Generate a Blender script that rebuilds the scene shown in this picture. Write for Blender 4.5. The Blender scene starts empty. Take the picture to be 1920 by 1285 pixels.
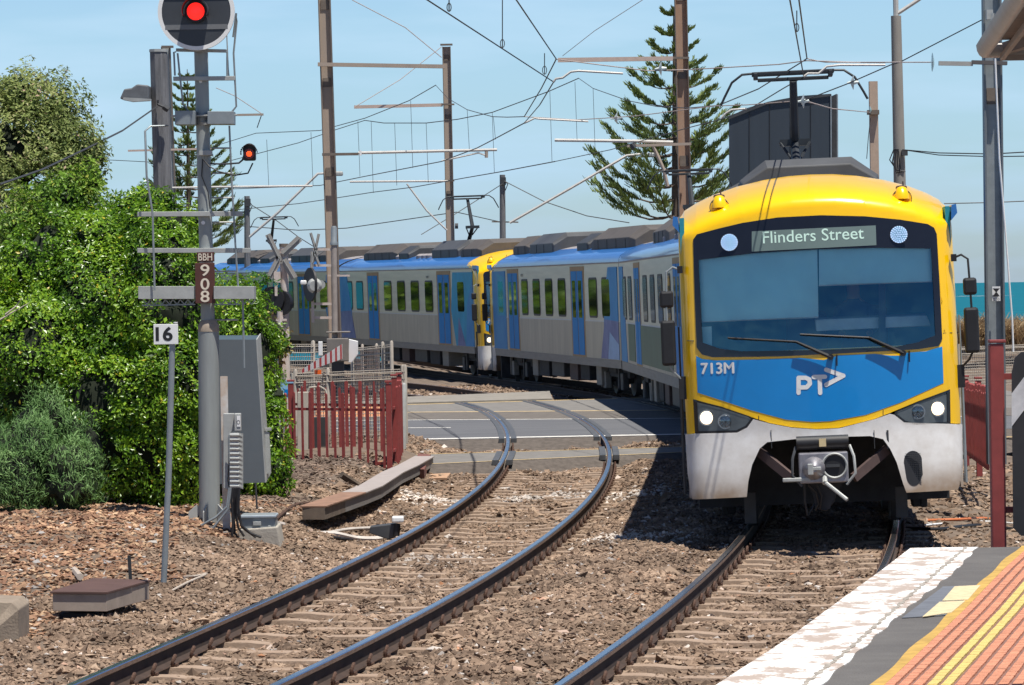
import bpy, bmesh, math, random
import numpy as np
from mathutils import Vector, Matrix
rad = math.radians
random.seed(7); RNG = np.random.default_rng(7)
SC = bpy.context.scene
# ---------------------------------------------------------------- camera
FPX, CX, CY, YH, ROLL, HC = 7100.0, 960.0, 642.5, 535.0, rad(0.95), 2.6
PITCH = math.atan((CY-YH)/FPX)
cr, sr, cp, sp = math.cos(ROLL), math.sin(ROLL), math.cos(PITCH), math.sin(PITCH)
AX = Vector((1, 0, 0)); FW = Vector((0, cp, -sp)); DN = Vector((0, -sp, -cp))
cam_d = bpy.data.cameras.new("camera"); cam = bpy.data.objects.new("camera", cam_d)
SC.collection.objects.link(cam)
right = AX*cr + DN*sr; down = DN*cr - AX*sr
cam.matrix_world = Matrix(((right.x, -down.x, -FW.x, 0), (right.y, -down.y, -FW.y, 0), (right.z, -down.z, -FW.z, HC), (0, 0, 0, 1)))
cam_d.sensor_width = 36; cam_d.lens = 36*FPX/1920; cam_d.clip_start = 1; cam_d.clip_end = 20000
SC.camera = cam
SC.view_settings.view_transform = 'Standard'; SC.view_settings.look = 'None'
SC.view_settings.exposure = 0.55; SC.view_settings.gamma = 1
# ---------------------------------------------------------------- light
SUNV = Vector((0.19, -0.25, 1.0)).normalized()     # towards the sun
sd = bpy.data.lights.new("sun", 'SUN'); so = bpy.data.objects.new("sun", sd); SC.collection.objects.link(so)
sd.energy = 4.6; sd.angle = rad(0.5); sd.color = (1.0, 0.955, 0.88)
so.rotation_euler = SUNV.to_track_quat('Z', 'Y').to_euler()
W = bpy.data.worlds.new("World"); SC.world = W; W.use_nodes = True
wn, wl = W.node_tree.nodes, W.node_tree.links; wn.clear()
sky = wn.new('ShaderNodeTexSky'); sky.sky_type = 'NISHITA'; sky.sun_disc = False
sky.sun_elevation = math.asin(SUNV.z); sky.sun_rotation = math.atan2(SUNV.x, SUNV.y)
sky.altitude = 10; sky.air_density = 1.0; sky.dust_density = 0.3; sky.ozone_density = 3.0
tc = wn.new('ShaderNodeTexCoord'); mp = wn.new('ShaderNodeMapping'); mp.inputs['Scale'].default_value = (6, 6, 38)
mp.inputs['Rotation'].default_value = (0, rad(8), 0)
nz = wn.new('ShaderNodeTexNoise'); nz.inputs['Scale'].default_value = 1.6; nz.inputs['Detail'].default_value = 5; nz.inputs['Roughness'].default_value = 0.5
cr_ = wn.new('ShaderNodeValToRGB'); cr_.color_ramp.elements[0].position = .42; cr_.color_ramp.elements[1].position = .85
mul = wn.new('ShaderNodeMath'); mul.operation = 'MULTIPLY'; mul.inputs[1].default_value = 0.7
hs = wn.new('ShaderNodeMix'); hs.data_type = 'RGBA'; hs.blend_type = 'MULTIPLY'; hs.inputs[0].default_value = 1; hs.inputs[7].default_value = (0.92, 1.01, 1.11, 1)
mx = wn.new('ShaderNodeMix'); mx.data_type = 'RGBA'; mx.inputs[7].default_value = (6.6, 7.7, 8.6, 1)
bg = wn.new('ShaderNodeBackground'); bg.inputs[1].default_value = 0.085; wo = wn.new('ShaderNodeOutputWorld')
wl.new(tc.outputs['Generated'], mp.inputs[0]); wl.new(mp.outputs[0], nz.inputs[0]); wl.new(nz.outputs[0], cr_.inputs[0])
wl.new(cr_.outputs[0], mul.inputs[0]); wl.new(mul.outputs[0], mx.inputs[0]); wl.new(sky.outputs[0], hs.inputs[6]); wl.new(hs.outputs[2], mx.inputs[6])
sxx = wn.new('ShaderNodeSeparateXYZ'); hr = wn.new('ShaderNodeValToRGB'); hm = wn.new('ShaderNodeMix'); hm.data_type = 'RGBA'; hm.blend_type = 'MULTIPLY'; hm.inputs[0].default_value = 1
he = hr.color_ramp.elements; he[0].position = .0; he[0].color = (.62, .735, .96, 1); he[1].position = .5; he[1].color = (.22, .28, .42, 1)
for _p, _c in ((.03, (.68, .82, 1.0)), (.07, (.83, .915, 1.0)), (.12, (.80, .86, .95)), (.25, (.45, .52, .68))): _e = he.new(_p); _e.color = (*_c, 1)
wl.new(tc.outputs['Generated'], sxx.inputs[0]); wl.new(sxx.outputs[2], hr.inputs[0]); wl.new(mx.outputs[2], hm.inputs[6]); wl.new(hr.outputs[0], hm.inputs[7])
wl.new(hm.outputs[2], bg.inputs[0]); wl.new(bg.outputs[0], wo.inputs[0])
# ---------------------------------------------------------------- geometry of the place (measured from the photograph)
def ray(px, py):
    x, y = px-CX, py-CY
    d = AX*(cr*x-sr*y) + FW*FPX + DN*(sr*x+cr*y)
    return d/d.y
def P(px, py, Y):
    return Vector((0, 0, HC)) + ray(px, py)*Y
def G(px, py, z=0.0):
    d = ray(px, py); return Vector((0, 0, HC)) + d*((z-HC)/d.z)
def sst(a, b, x):
    t = np.clip((x-a)/(b-a), 0, 1); return t*t*(3-2*t)
def zt(Y): return -0.18+0.03*sst(42, 80, Y)
def GT(px, py, dz=0.0):
    p = G(px, py, dz)
    for _ in range(12): p = G(px, py, dz+float(zt(p.y)))
    return p
def S(Y): return FPX/Y            # pixels of the photograph per metre at depth Y
# ---------------------------------------------------------------- materials
MATS = {}
def mat(name, col, rough=.6, metal=0.0, var=.12, vs=6.0, bump=0.0, bs=60.0, emit=0.0, col2=None, spec=.5, coat=0.0, stretch=None):
    if name in MATS: return MATS[name]
    m = bpy.data.materials.new(name); m.use_nodes = True; MATS[name] = m
    n, l = m.node_tree.nodes, m.node_tree.links; b = n['Principled BSDF']
    b.inputs['Roughness'].default_value = rough; b.inputs['Metallic'].default_value = metal
    b.inputs['Specular IOR Level'].default_value = spec; b.inputs['Coat Weight'].default_value = coat
    t = n.new('ShaderNodeTexCoord'); src = t.outputs['Object']
    if stretch:
        mpp = n.new('ShaderNodeMapping'); mpp.inputs['Scale'].default_value = stretch; l.new(src, mpp.inputs[0]); src = mpp.outputs[0]
    z = n.new('ShaderNodeTexNoise'); z.inputs['Scale'].default_value = vs; z.inputs['Detail'].default_value = 6; z.inputs['Roughness'].default_value = .65
    l.new(src, z.inputs['Vector'])
    r = n.new('ShaderNodeValToRGB'); e = r.color_ramp.elements; e[0].position = .3; e[1].position = .72
    c2 = col2 if col2 else tuple(min(1, c*(1+var)) for c in col)
    c1 = col if col2 else tuple(c*(1-var) for c in col)
    e[0].color = (*c1, 1); e[1].color = (*c2, 1)
    l.new(z.outputs[0], r.inputs[0]); l.new(r.outputs[0], b.inputs['Base Color'])
    if bump:
        z2 = n.new('ShaderNodeTexNoise'); z2.inputs['Scale'].default_value = bs; z2.inputs['Detail'].default_value = 5; l.new(src, z2.inputs['Vector'])
        bp = n.new('ShaderNodeBump'); bp.inputs['Strength'].default_value = bump; bp.inputs['Distance'].default_value = .02
        l.new(z2.outputs[0], bp.inputs['Height']); l.new(bp.outputs[0], b.inputs['Normal'])
    if emit:
        b.inputs['Emission Color'].default_value = (*col, 1); b.inputs['Emission Strength'].default_value = emit
    return m
def attr_mat(name, stops, rough=.9, attr='rnd', spec=.3, trans=0.0, noise=0.0):
    m = bpy.data.materials.new(name); m.use_nodes = True
    n, l = m.node_tree.nodes, m.node_tree.links; b = n['Principled BSDF']; out = n['Material Output']
    b.inputs['Roughness'].default_value = rough; b.inputs['Specular IOR Level'].default_value = spec
    a = n.new('ShaderNodeAttribute'); a.attribute_name = attr; r = n.new('ShaderNodeValToRGB')
    el = r.color_ramp.elements
    while len(el) < len(stops): el.new(.5)
    for i, (p, c) in enumerate(stops): el[i].position = p; el[i].color = (*c, 1)
    l.new(a.outputs['Fac'], r.inputs[0]); colo = r.outputs[0]
    if noise:
        t = n.new('ShaderNodeTexCoord'); z = n.new('ShaderNodeTexNoise'); z.inputs['Scale'].default_value = noise; z.inputs['Detail'].default_value = 4
        l.new(t.outputs['Object'], z.inputs['Vector']); rr = n.new('ShaderNodeMapRange'); rr.inputs['From Min'].default_value = .35; rr.inputs['From Max'].default_value = .65
        rr.inputs['To Min'].default_value = .7; rr.inputs['To Max'].default_value = 1.25
        l.new(z.outputs[0], rr.inputs[0]); mm = n.new('ShaderNodeVectorMath'); mm.operation = 'SCALE'; l.new(colo, mm.inputs[0]); l.new(rr.outputs[0], mm.inputs['Scale']); colo = mm.outputs[0]
    l.new(colo, b.inputs['Base Color'])
    if trans:
        tr = n.new('ShaderNodeBsdfTranslucent'); l.new(colo, tr.inputs[0]); ms = n.new('ShaderNodeMixShader'); ms.inputs[0].default_value = trans
        l.new(b.outputs[0], ms.inputs[1]); l.new(tr.outputs[0], ms.inputs[2]); l.new(ms.outputs[0], out.inputs[0])
    return m
def glass_mat(name, tint=(.55, .68, .75), gloss=.25, gcol=(.9, .95, 1)):
    m = bpy.data.materials.new(name); m.use_nodes = True; n, l = m.node_tree.nodes, m.node_tree.links
    n.remove(n['Principled BSDF']); out = n['Material Output']
    t = n.new('ShaderNodeBsdfTransparent'); t.inputs[0].default_value = (*tint, 1)
    g = n.new('ShaderNodeBsdfGlossy'); g.inputs['Roughness'].default_value = .03; g.inputs[0].default_value = (*gcol, 1)
    f = n.new('ShaderNodeFresnel'); f.inputs[0].default_value = 1.5; ad = n.new('ShaderNodeMath'); ad.operation = 'ADD'; ad.inputs[1].default_value = gloss
    x = n.new('ShaderNodeMixShader'); l.new(f.outputs[0], ad.inputs[0]); l.new(ad.outputs[0], x.inputs[0]); l.new(t.outputs[0], x.inputs[1]); l.new(g.outputs[0], x.inputs[2]); l.new(x.outputs[0], out.inputs[0])
    return m
M = {}
M['rust'] = mat('rusty_steel', (.085, .045, .03), .85, .1, .35, 9, .5, 80)
M['railtop'] = mat('polished_steel', (.50, .52, .55), .22, 1, .12, 30)
M['galv'] = mat('galvanised_steel', (.27, .30, .31), .5, .35, .14, 7)
M['galvl'] = mat('pale_galvanised_steel', (.40, .41, .39), .55, .2, .15, 7)
M['mast'] = mat('weathered_mast_paint', (.40, .32, .25), .8, 0, .18, 3, col2=(.33, .27, .22), stretch=(1, 1, .3))
M['mastd'] = mat('mast_flange_steel', (.16, .13, .105), .8, 0, .2, 5)
M['black'] = mat('black_rubber', (.012, .012, .014), .55, 0, .3)
M['dark'] = mat('dark_underframe', (.028, .03, .034), .75, .1, .4, 5)
M['darkm'] = mat('dark_grey_metal', (.055, .058, .062), .6, .2, .25, 4)
M['white'] = mat('white_paint', (.78, .78, .76), .5, 0, .06, 4)
M['red'] = mat('dark_red_paint', (.25, .045, .04), .55, 0, .2, 10)
M['silver'] = mat('brushed_stainless_steel', (.62, .585, .47), .42, .22, .12, 1.5, stretch=(1, .25, 5))
M['wire'] = mat('copper_wire', (.05, .05, .05), .6, .3)
M['wirep'] = mat('pale_span_wire', (.28, .22, .20), .7, .1)
M['wood'] = mat('grey_weathered_wood', (.16, .16, .165), .9, 0, .4, 4, .4, 30, stretch=(6, 6, .5))
M['concrete'] = mat('old_concrete', (.36, .33, .28), .9, 0, .2, 5, .3, 60)
M['bark'] = mat('bark', (.10, .075, .055), .9, 0, .3, 10, .5, 30)
# ---------------------------------------------------------------- builders
def props(o, label=None, cat=None, group=None, kind=None):
    if label: o['label'] = label
    if cat: o['category'] = cat
    if group: o['group'] = group
    if kind: o['kind'] = kind
    return o
def thing(name, label, cat, loc=(0, 0, 0), group=None, rot=None):
    o = bpy.data.objects.new(name, None); SC.collection.objects.link(o); o.location = loc; o.empty_display_size = .2
    if rot: o.rotation_euler = rot
    return props(o, label, cat, group)
def tree_offset(parent):
    return Vector(parent['_o']) if parent is not None and '_o' in parent.keys() else Vector((0, 0, 0))
class MB:
    def __init__(s): s.v = []; s.f = []; s.m = []
    def add(s, vs, fs, mi=0):
        k = len(s.v); s.v += [Vector(v) for v in vs]; s.f += [tuple(i+k for i in f) for f in fs]; s.m += [mi]*len(fs); return s
    def box(s, c, d, R=None, mi=0):
        c = Vector(c); x, y, z = d[0]/2, d[1]/2, d[2]/2
        vs = [Vector((a*x, b*y, e*z)) for a in (-1, 1) for b in (-1, 1) for e in (-1, 1)]
        if R is not None: vs = [R @ v for v in vs]
        return s.add([c+v for v in vs], [(0, 1, 3, 2), (4, 6, 7, 5), (0, 4, 5, 1), (2, 3, 7, 6), (0, 2, 6, 4), (1, 5, 7, 3)], mi)
    def bar(s, a, b, w, h, mi=0, up=(0, 0, 1)):
        a, b = Vector(a), Vector(b); d = (b-a); L = d.length; d.normalize(); u = Vector(up)
        if abs(d.dot(u)) > .98: u = Vector((0, 1, 0))
        x = d.cross(u).normalized(); z = x.cross(d)
        R = Matrix((x, d, z)).transposed()
        return s.box((a+b)/2, (w, L, h), R, mi)
    def ibeam(s, a, b, w, h, t=.012, mi=0, mi2=0, face=(0, -1, 0)):
        # web seen from `face`: two flanges at the sides and a recessed web
        a, b = Vector(a), Vector(b); d = (b-a); L = d.length; d.normalize(); fy = Vector(face); x = d.cross(fy).normalized(); fy = x.cross(d).normalized()
        R = Matrix((x, fy, d)).transposed(); c = (a+b)/2
        s.box(c, (w-2*t, t, L), R, mi); s.box(c-x*(w/2-t/2), (t, h, L), R, mi2); s.box(c+x*(w/2-t/2), (t, h, L), R, mi2); return s
    def tube(s, pts, r, n=8, mi=0, cap=True):
        pts = [Vector(p) for p in pts]; k = len(s.v); N = len(pts); rs = r if isinstance(r, (list, tuple)) else [r]*N
        t0 = (pts[1]-pts[0]).normalized(); u = Vector((0, 0, 1)) if abs(t0.z) < .9 else Vector((1, 0, 0)); nrm = t0.cross(u).normalized()
        for i, p in enumerate(pts):
            t = (pts[min(i+1, N-1)]-pts[max(i-1, 0)]).normalized(); nrm = (nrm-t*nrm.dot(t)).normalized(); bn = t.cross(nrm)
            for j in range(n):
                a = 2*math.pi*j/n; s.v.append(p+(nrm*math.cos(a)+bn*math.sin(a))*rs[i])
        for i in range(N-1):
            for j in range(n):
                s.f.append((k+i*n+j, k+i*n+(j+1) % n, k+(i+1)*n+(j+1) % n, k+(i+1)*n+j)); s.m.append(mi)
        if cap:
            s.f.append(tuple(k+j for j in range(n))[::-1]); s.f.append(tuple(k+(N-1)*n+j for j in range(n))); s.m += [mi, mi]
        return s
    def prism(s, poly, ext, mi=0):
        poly = [Vector(p) for p in poly]; e = Vector(ext); n = len(poly)
        fs = [tuple(range(n))[::-1], tuple(range(n, 2*n))]+[(i, (i+1) % n, n+(i+1) % n, n+i) for i in range(n)]
        return s.add(poly+[p+e for p in poly], fs, mi)
    def disc(s, c, r, ax, th, n=24, mi=0):
        c = Vector(c); ax = Vector(ax).normalized(); return s.tube([c, c+ax*th], r, n, mi)
    def build(s, name, mats, root=None, local=False, smooth=False, bevel=0, label=None):
        me = bpy.data.meshes.new(name); off = Vector((0, 0, 0)); rt_ = None if local else root
        while rt_ is not None: off += Vector(rt_.location); rt_ = rt_.parent
        me.from_pydata([tuple(v-off) for v in s.v], [], s.f); me.validate()
        if not isinstance(mats, (list, tuple)): mats = [mats]
        for m in mats: me.materials.append(m)
        if len(mats) > 1:
            for i, p in enumerate(me.polygons): p.material_index = s.m[i] if i < len(s.m) else 0
        bm = bmesh.new(); bm.from_mesh(me); bmesh.ops.recalc_face_normals(bm, faces=bm.faces); bm.to_mesh(me); bm.free()
        o = bpy.data.objects.new(name, me); SC.collection.objects.link(o)
        if root is not None: o.parent = root
        if bevel:
            b = o.modifiers.new('bevel', 'BEVEL'); b.width = bevel; b.segments = 2; b.limit_method = 'ANGLE'; b.angle_limit = rad(40)
        if smooth:
            for p in me.polygons: p.use_smooth = True
            me.set_sharp_from_angle(angle=rad(38))
        if label: o['label'] = label
        return o
def one(name, mb, mats, label, cat, group=None, kind=None, **k):
    o = mb.build(name, mats, **k)
    # move the origin to the foot of the mesh
    vs = [v.co.copy() for v in o.data.vertices]; zmin = min(v.z for v in vs)
    c = Vector((sum(v.x for v in vs)/len(vs), sum(v.y for v in vs)/len(vs), zmin))
    for v in o.data.vertices: v.co -= c
    o.location = c
    return props(o, label, cat, group, kind)
def mesh_np(name, V, Fc, m, root=None, attr=None, smooth=False):
    me = bpy.data.meshes.new(name); nf, k = Fc.shape
    me.vertices.add(len(V)); me.vertices.foreach_set('co', V.astype(np.float32).ravel())
    me.loops.add(nf*k); me.loops.foreach_set('vertex_index', Fc.astype(np.int32).ravel())
    me.polygons.add(nf); me.polygons.foreach_set('loop_start', np.arange(0, nf*k, k, dtype=np.int32)); me.polygons.foreach_set('loop_total', np.full(nf, k, dtype=np.int32))
    me.update(calc_edges=True)
    if attr is not None:
        a = me.attributes.new('rnd', 'FLOAT', 'FACE'); a.data.foreach_set('value', attr.astype(np.float32))
    me.materials.append(m); me.polygons.foreach_set('use_smooth', np.full(nf, smooth)); me.update()
    o = bpy.data.objects.new(name, me); SC.collection.objects.link(o)
    if root is not None: o.parent = root
    return o
def text_geo(txt, size, off=0.0):
    cu = bpy.data.curves.new('lettering', 'FONT'); cu.body = txt; cu.size = size; cu.align_x = 'LEFT'; cu.resolution_u = 4; cu.offset = off
    o = bpy.data.objects.new('lettering', cu); SC.collection.objects.link(o)
    bpy.context.view_layer.update(); ev = o.evaluated_get(bpy.context.evaluated_depsgraph_get()); me = ev.to_mesh()
    vs = [v.co.copy() for v in me.vertices]; fs = [tuple(p.vertices) for p in me.polygons]; ev.to_mesh_clear()
    bpy.data.objects.remove(o); bpy.data.curves.remove(cu); return vs, fs
def stroke2d(pts, w, closed=False, n=6):
    """thick rounded polyline as 2-D polygons"""
    vs, fs = [], []
    for a, b in zip(pts[:-1], pts[1:]):
        a, b = Vector(a), Vector(b); d = (b-a).normalized(); nn = Vector((-d.y, d.x)); k = len(vs); ring = []
        a0 = math.atan2(nn.y, nn.x)
        for i in range(n+1):
            t = a0+math.pi*i/n; ring.append(a+Vector((math.cos(t), math.sin(t)))*w/2)
        for i in range(n+1):
            t = a0+math.pi+math.pi*i/n; ring.append(b+Vector((math.cos(t), math.sin(t)))*w/2)
        vs += ring; fs.append(tuple(range(k, k+len(ring))))
    return vs, fs
def flat_text(txt, O, U, V, cap, root, m, name='lettering', width=None, off=0.003, bold=0):
    """lettering on a plane: O lower-left corner, U right, V up; cap height in metres"""
    vs, fs = text_geo(txt, 1.0, bold)
    x0 = min(v.x for v in vs); x1 = max(v.x for v in vs); y0 = min(v.y for v in vs); y1 = max(v.y for v in vs)
    ks = cap/(y1-y0); kx = (width/(x1-x0)) if width else ks; N = Vector(U).cross(Vector(V)).normalized()
    mb = MB(); U, V, O = Vector(U), Vector(V), Vector(O)
    mb.add([O+U*((v.x-x0)*kx)+V*((v.y-y0)*ks)+N*off for v in vs], fs)
    return mb.build(name, m, root)
# ---------------------------------------------------------------- tracks
def curve_from(px, deg):
    p = [GT(*q) for q in px]; Y = np.array([v.y for v in p]); X = np.array([v.x for v in p])
    c = np.polyfit((Y-60)/30, X, deg); lo, hi = Y.min(), Y.max()
    def f(y):
        y = np.asarray(y, float); yc = np.clip(y, lo, hi); t = (yc-60)/30; d = np.polyval(np.polyder(c), t)/30
        return np.polyval(c, t)+(y-yc)*d
    return f
L1px = [(160,1270),(300,1212),(500,1127),(632,1060),(730,1019),(799,981),(847,949),(894,915),(932,880),(938,869.5),(951,837),(948.5,808),(932,785),(903,767),(862,756),(827,747),(769,740)]
R1px = [(519,1285),(657.6,1211),(815,1129),(951,1056.5),(1060,974.5),(1090,951),(1125,910),(1145,869.5),(1141,843),(1131,823),(1110,802.5),(1075,779),(1031.6,761.6),(988,750),(950,741),(886,734),(769,718)]
L2px = [(1053.6,1280),(1176.5,1186),(1283.7,1113),(1334,1069),(1375,1022),(1393,994),(1285,773),(1230,760),(1154,744),(1104.6,735),(973,716),(886,705),(769,689)]
XL1 = curve_from(L1px, 5); XR1 = curve_from(R1px, 5); XL2 = curve_from(L2px, 5)
def XR2(y):
    y = np.asarray(y, float); d = (XL2(y+.5)-XL2(y-.5)); return XL2(y)+1.66*np.sqrt(1+d*d)
def c1(y): return (XL1(y)+XR1(y))/2
def c2(y): return (XL2(y)+XR2(y))/2
RAIL_PROF = [(-.07,-.172),(.07,-.172),(.07,-.160),(.018,-.145),(.012,-.05),(.035,-.036),(.035,-.006),(.026,0),(-.026,0),(-.035,-.006),(-.035,-.036),(-.012,-.05),(-.018,-.145),(-.07,-.160)]
def rail(fx, y0, y1, label):
    ys = np.concatenate([np.arange(y0, 60, .5), np.arange(60, y1, 1.0)]); n = len(RAIL_PROF); mb = MB()
    for y in ys:
        x = float(fx(y)); d = float(fx(y+.2)-fx(y-.2))/.4; T = Vector((d, 1, 0)).normalized(); N = Vector((T.y, -T.x, 0)); z = float(zt(y))
        for a, b in RAIL_PROF: mb.v.append(Vector((x, y, z+b))+N*a)
    for i in range(len(ys)-1):
        for j in range(n):
            mb.f.append((i*n+j, i*n+(j+1) % n, (i+1)*n+(j+1) % n, (i+1)*n+j)); mb.m.append(1 if j in (6, 7) else (2 if j in (2, 3, 4, 9, 10, 11, 12) else 0))
    return one('rail', mb, [M['railhead'], M['railtop'], M['web']], label, 'rail')
M['railhead'] = mat('brown_rail_steel', (.13, .078, .052), .8, .0, .3, 6, .3, 60, col2=(.23, .15, .105))
M['web'] = mat('rail_web_shade_brown', (.045, .027, .019), .9, 0, .3, 6)  # extra-dark brown paints in the shade under the overhanging rail head
rail(XL1, 23.5, 125, 'left rail of the left track, curving past the red fence', )
rail(XR1, 23.5, 135, 'right rail of the left track, curving over the level crossing')
rail(XL2, 23.5, 150, 'left rail of the right track, running under the left side of the yellow train')
rail(XR2, 23.5, 150, 'right rail of the right track, beside the platform edge')
# ---------------------------------------------------------------- level crossing surfaces
def wline(a, b, dz=0.0): return GT(*a, dz), GT(*b, dz)
def at_x(l, x): a, b = l; return a.y+(b.y-a.y)*(x-a.x)/(b.x-a.x)
LN = dict(A0=wline((810,867),(1259,846)), A1=wline((813,848),(1259,835)), R0=wline((769,824),(1221,815.5)), R1=wline((769,786.5),(1290,783)),
          B1=wline((769,773),(1290,769)), C1=wline((769,757.5),(1081,748.5)), D1=wline((769,746),(1031,735.5)))
def ground_h(X, Y):
    X = np.asarray(X, float); Y = np.asarray(Y, float)
    a, b = c1(Y), c2(Y); w = np.clip(Y, 20, 140); z = np.full(np.broadcast(X, Y).shape, -.215)
    dl = a-1.25-X; mid = (X-a-1.0 > 0) & (X-b+1.0 < 0)
    tm = np.clip((X-a-1.0)/np.maximum(b-a-2.0, .3), 0, 1); z = np.where(mid, -.215+.10*np.sin(np.pi*tm)**.6, z)
    bank = sst(.3, 1.9, dl)*(.12+.27*sst(35, 43, Y)+.16*np.exp(-((Y-40)/5)**2)*sst(1.5, 3.4, dl)); z = z+np.where(dl > 0, bank, 0)*np.where(Y < 75, 1, .3)
    dr = X-b-1.3; z = z-np.where(dr > 0, .1*sst(0, 1, dr), 0)
    z = z+.015*np.sin(X*5.1+Y*1.7)+.012*np.sin(X*9.7-Y*4.3)+.012*np.sin(X*2.3+Y*6.1)
    z = z+zt(Y)
    und = (Y > at_x(LN['R0'], X)) & (Y < at_x(LN['D1'], X)); z = np.where(und, np.minimum(z, zt(Y)-.20), z)
    dune = 1.35*np.exp(-((Y-128-2*np.sin(X*.7))/7)**2)*(X > 8)+.25*np.sin(X*1.3)*np.exp(-((Y-128)/8)**2)*(X > 8)
    return z+dune*sst(8, 11, X)-7*sst(150, 240, Y)
def GG(px, py, up=.02):
    p = GT(px, py, -.1)
    for _ in range(14): p = G(px, py, float(ground_h(p.x, p.y))+up)
    return p
xs = np.unique(np.concatenate([np.linspace(-900, -30, 12), np.linspace(-30, -9, 22), np.arange(-9, 9, .14), np.linspace(9, 40, 32), np.linspace(60, 900, 12)]))
ys = np.unique(np.concatenate([np.linspace(2, 20, 10), np.arange(20, 60, .16), np.arange(60, 110, .35), np.linspace(110, 200, 60), np.linspace(220, 600, 8)]))
XX, YY = np.meshgrid(xs, ys); ZZ = ground_h(XX, YY); ny, nx = XX.shape
idx = np.arange(ny*nx).reshape(ny, nx); Fq = np.stack([idx[:-1, :-1], idx[:-1, 1:], idx[1:, 1:], idx[1:, :-1]], -1).reshape(-1, 4)
M['ground'] = mat('gravel_ground', (.11, .08, .058), .95, 0, .3, 3.5, .9, 45, col2=(.20, .15, .11))
g = mesh_np('ground', np.stack([XX, YY, ZZ], -1).reshape(-1, 3), Fq, M['ground'], smooth=True); props(g, kind='structure')
# sea
M['sea'] = mat('sea_water', (.0, .085, .125), .6, 0, .25, .02, .6, .8, col2=(.004, .14, .18), stretch=(.3, 3, 1), spec=.12)
mb = MB(); mb.add([(-5000, 230, -6), (5000, 230, -6), (5000, 6100, -6), (-5000, 6100, -6)], [(0, 1, 2, 3)]); o = mb.build('sea', M['sea']); props(o, kind='structure')
M['foam'] = mat('sea_foam', (.7, .75, .75), .6)
mb = MB()
for i in range(16):
    x = random.uniform(60, 260); y = random.uniform(600, 2400); x = x*y/900
    L = random.uniform(5, 14)*y/800; mb.add([(x, y, -5.9), (x+L, y+2, -5.9), (x+L*.8, y+7*y/900, -5.9), (x+L*.2, y+6*y/900, -5.9)], [(0, 1, 2, 3)])
o = mb.build('sea_foam', M['foam']); props(o, kind='structure')
def strip(name, lo, hi, m, dz=-.012, thick=.17, xr=(-26, 9.5), label=None, kind='structure', off=0.0):
    """surface strip between two lines across the tracks, draped on the gradient"""
    X = np.linspace(xr[0], xr[1], 72); mb = MB()
    for x in X:
        ya, yb = at_x(lo, x)+off, at_x(hi, x)+off
        za, zb = float(zt(ya))+dz, float(zt(yb))+dz
        mb.v += [Vector((x, ya, za-thick)), Vector((x, ya, za)), Vector((x, yb, zb)), Vector((x, yb, zb-thick))]
    for i in range(len(X)-1):
        for j in range(3): mb.f.append((i*4+j, i*4+j+1, i*4+j+5, i*4+j+4)); mb.m.append(0)
    o = mb.build(name, m); return props(o, kind=kind)
M['asph'] = mat('road_asphalt', (.13, .132, .14), .9, 0, .3, 1.3, .5, 60, col2=(.085, .088, .097), stretch=(.35, 2.2, 1))
M['asph2'] = mat('rough_asphalt', (.10, .088, .078), .95, 0, .3, 5, .8, 60, col2=(.17, .15, .13))
M['path'] = mat('path_asphalt', (.175, .165, .152), .9, 0, .2, 4, .4, 80)
M['linew'] = mat('worn_white_line', (.62, .60, .56), .8, 0, .3, 9)
M['liney'] = mat('worn_yellow_line', (.58, .42, .20), .8, 0, .25, 9)
strip('footpath', LN['A0'], LN['A1'], M['path'], dz=-.03, thick=.19)
strip('road', LN['R0'], LN['R1'], M['asph'], dz=-.012, thick=.21, xr=(-40, 12))
strip('road_shoulder', LN['R1'], LN['B1'], M['asph2'], dz=-.004, thick=.1, xr=(-40, 12))
strip('footpath', LN['B1'], LN['C1'], M['path'], dz=-.010, thick=.1, xr=(-40, 12))
strip('kerb', LN['C1'], LN['D1'], mat('kerb_concrete', (.23, .21, .18), .9, 0, .2, 4, .3, 60), dz=.03, thick=.14, xr=(-30, float(GT(1031, 737).x)))
def off_line(l, d): a, b = l; return (Vector((a.x, a.y+d, a.z)), Vector((b.x, b.y+d, b.z)))
def paint(l, d0, d1, m, dz, xr=(-30, 9)): strip('lane_marking', off_line(l, d0), off_line(l, d1), m, dz=dz, thick=0.001, xr=xr)
paint(LN['A0'], .03, .13, M['liney'], -.026); paint(LN['A1'], -.14, -.04, M['liney'], -.026)
paint(LN['R0'], .05, .45, M['linew'], -.008); paint(LN['R1'], -.25, -.02, M['linew'], -.008)
paint(LN['B1'], .02, .32, M['liney'], -.006); paint(LN['C1'], -.4, -.12, M['liney'], -.006)
paint(wline((769, 802), (1290, 799)), 0, .2, M['linew'], -.008, xr=(-20, float(GT(845, 802).x)))
def edge_ramp(l, run, z0, z1, xr, name='road_edge'):
    X = np.linspace(xr[0], xr[1], 260); mb = MB()
    for i, x in enumerate(X):
        y = at_x(l, x); z = float(zt(y)); j = random.uniform(-.06, .06); k = random.uniform(-.012, .012)
        mb.v += [Vector((x, y-run+j, z+z0)), Vector((x, y-run*.45+j*.5, z+(z0+z1)*.38+k)), Vector((x, y-.03, z+z1-.012+k*.3)), Vector((x, y+.06, z+z1))]
    for i in range(len(X)-1):
        for j in range(3): mb.f.append((i*4+j, i*4+j+1, i*4+j+5, i*4+j+4)); mb.m.append(0)
    props(mb.build(name, M['edge'], smooth=True), kind='structure')
M['edge'] = mat('crumbling_asphalt_edge', (.075, .062, .052), .95, 0, .4, 9, 1.0, 70, col2=(.15, .125, .105))
edge_ramp(LN['R0'], 1.1, -.24, -.0105, (-30, 10)); edge_ramp(LN['A0'], .7, -.26, -.0285, (-26, 9))
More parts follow.
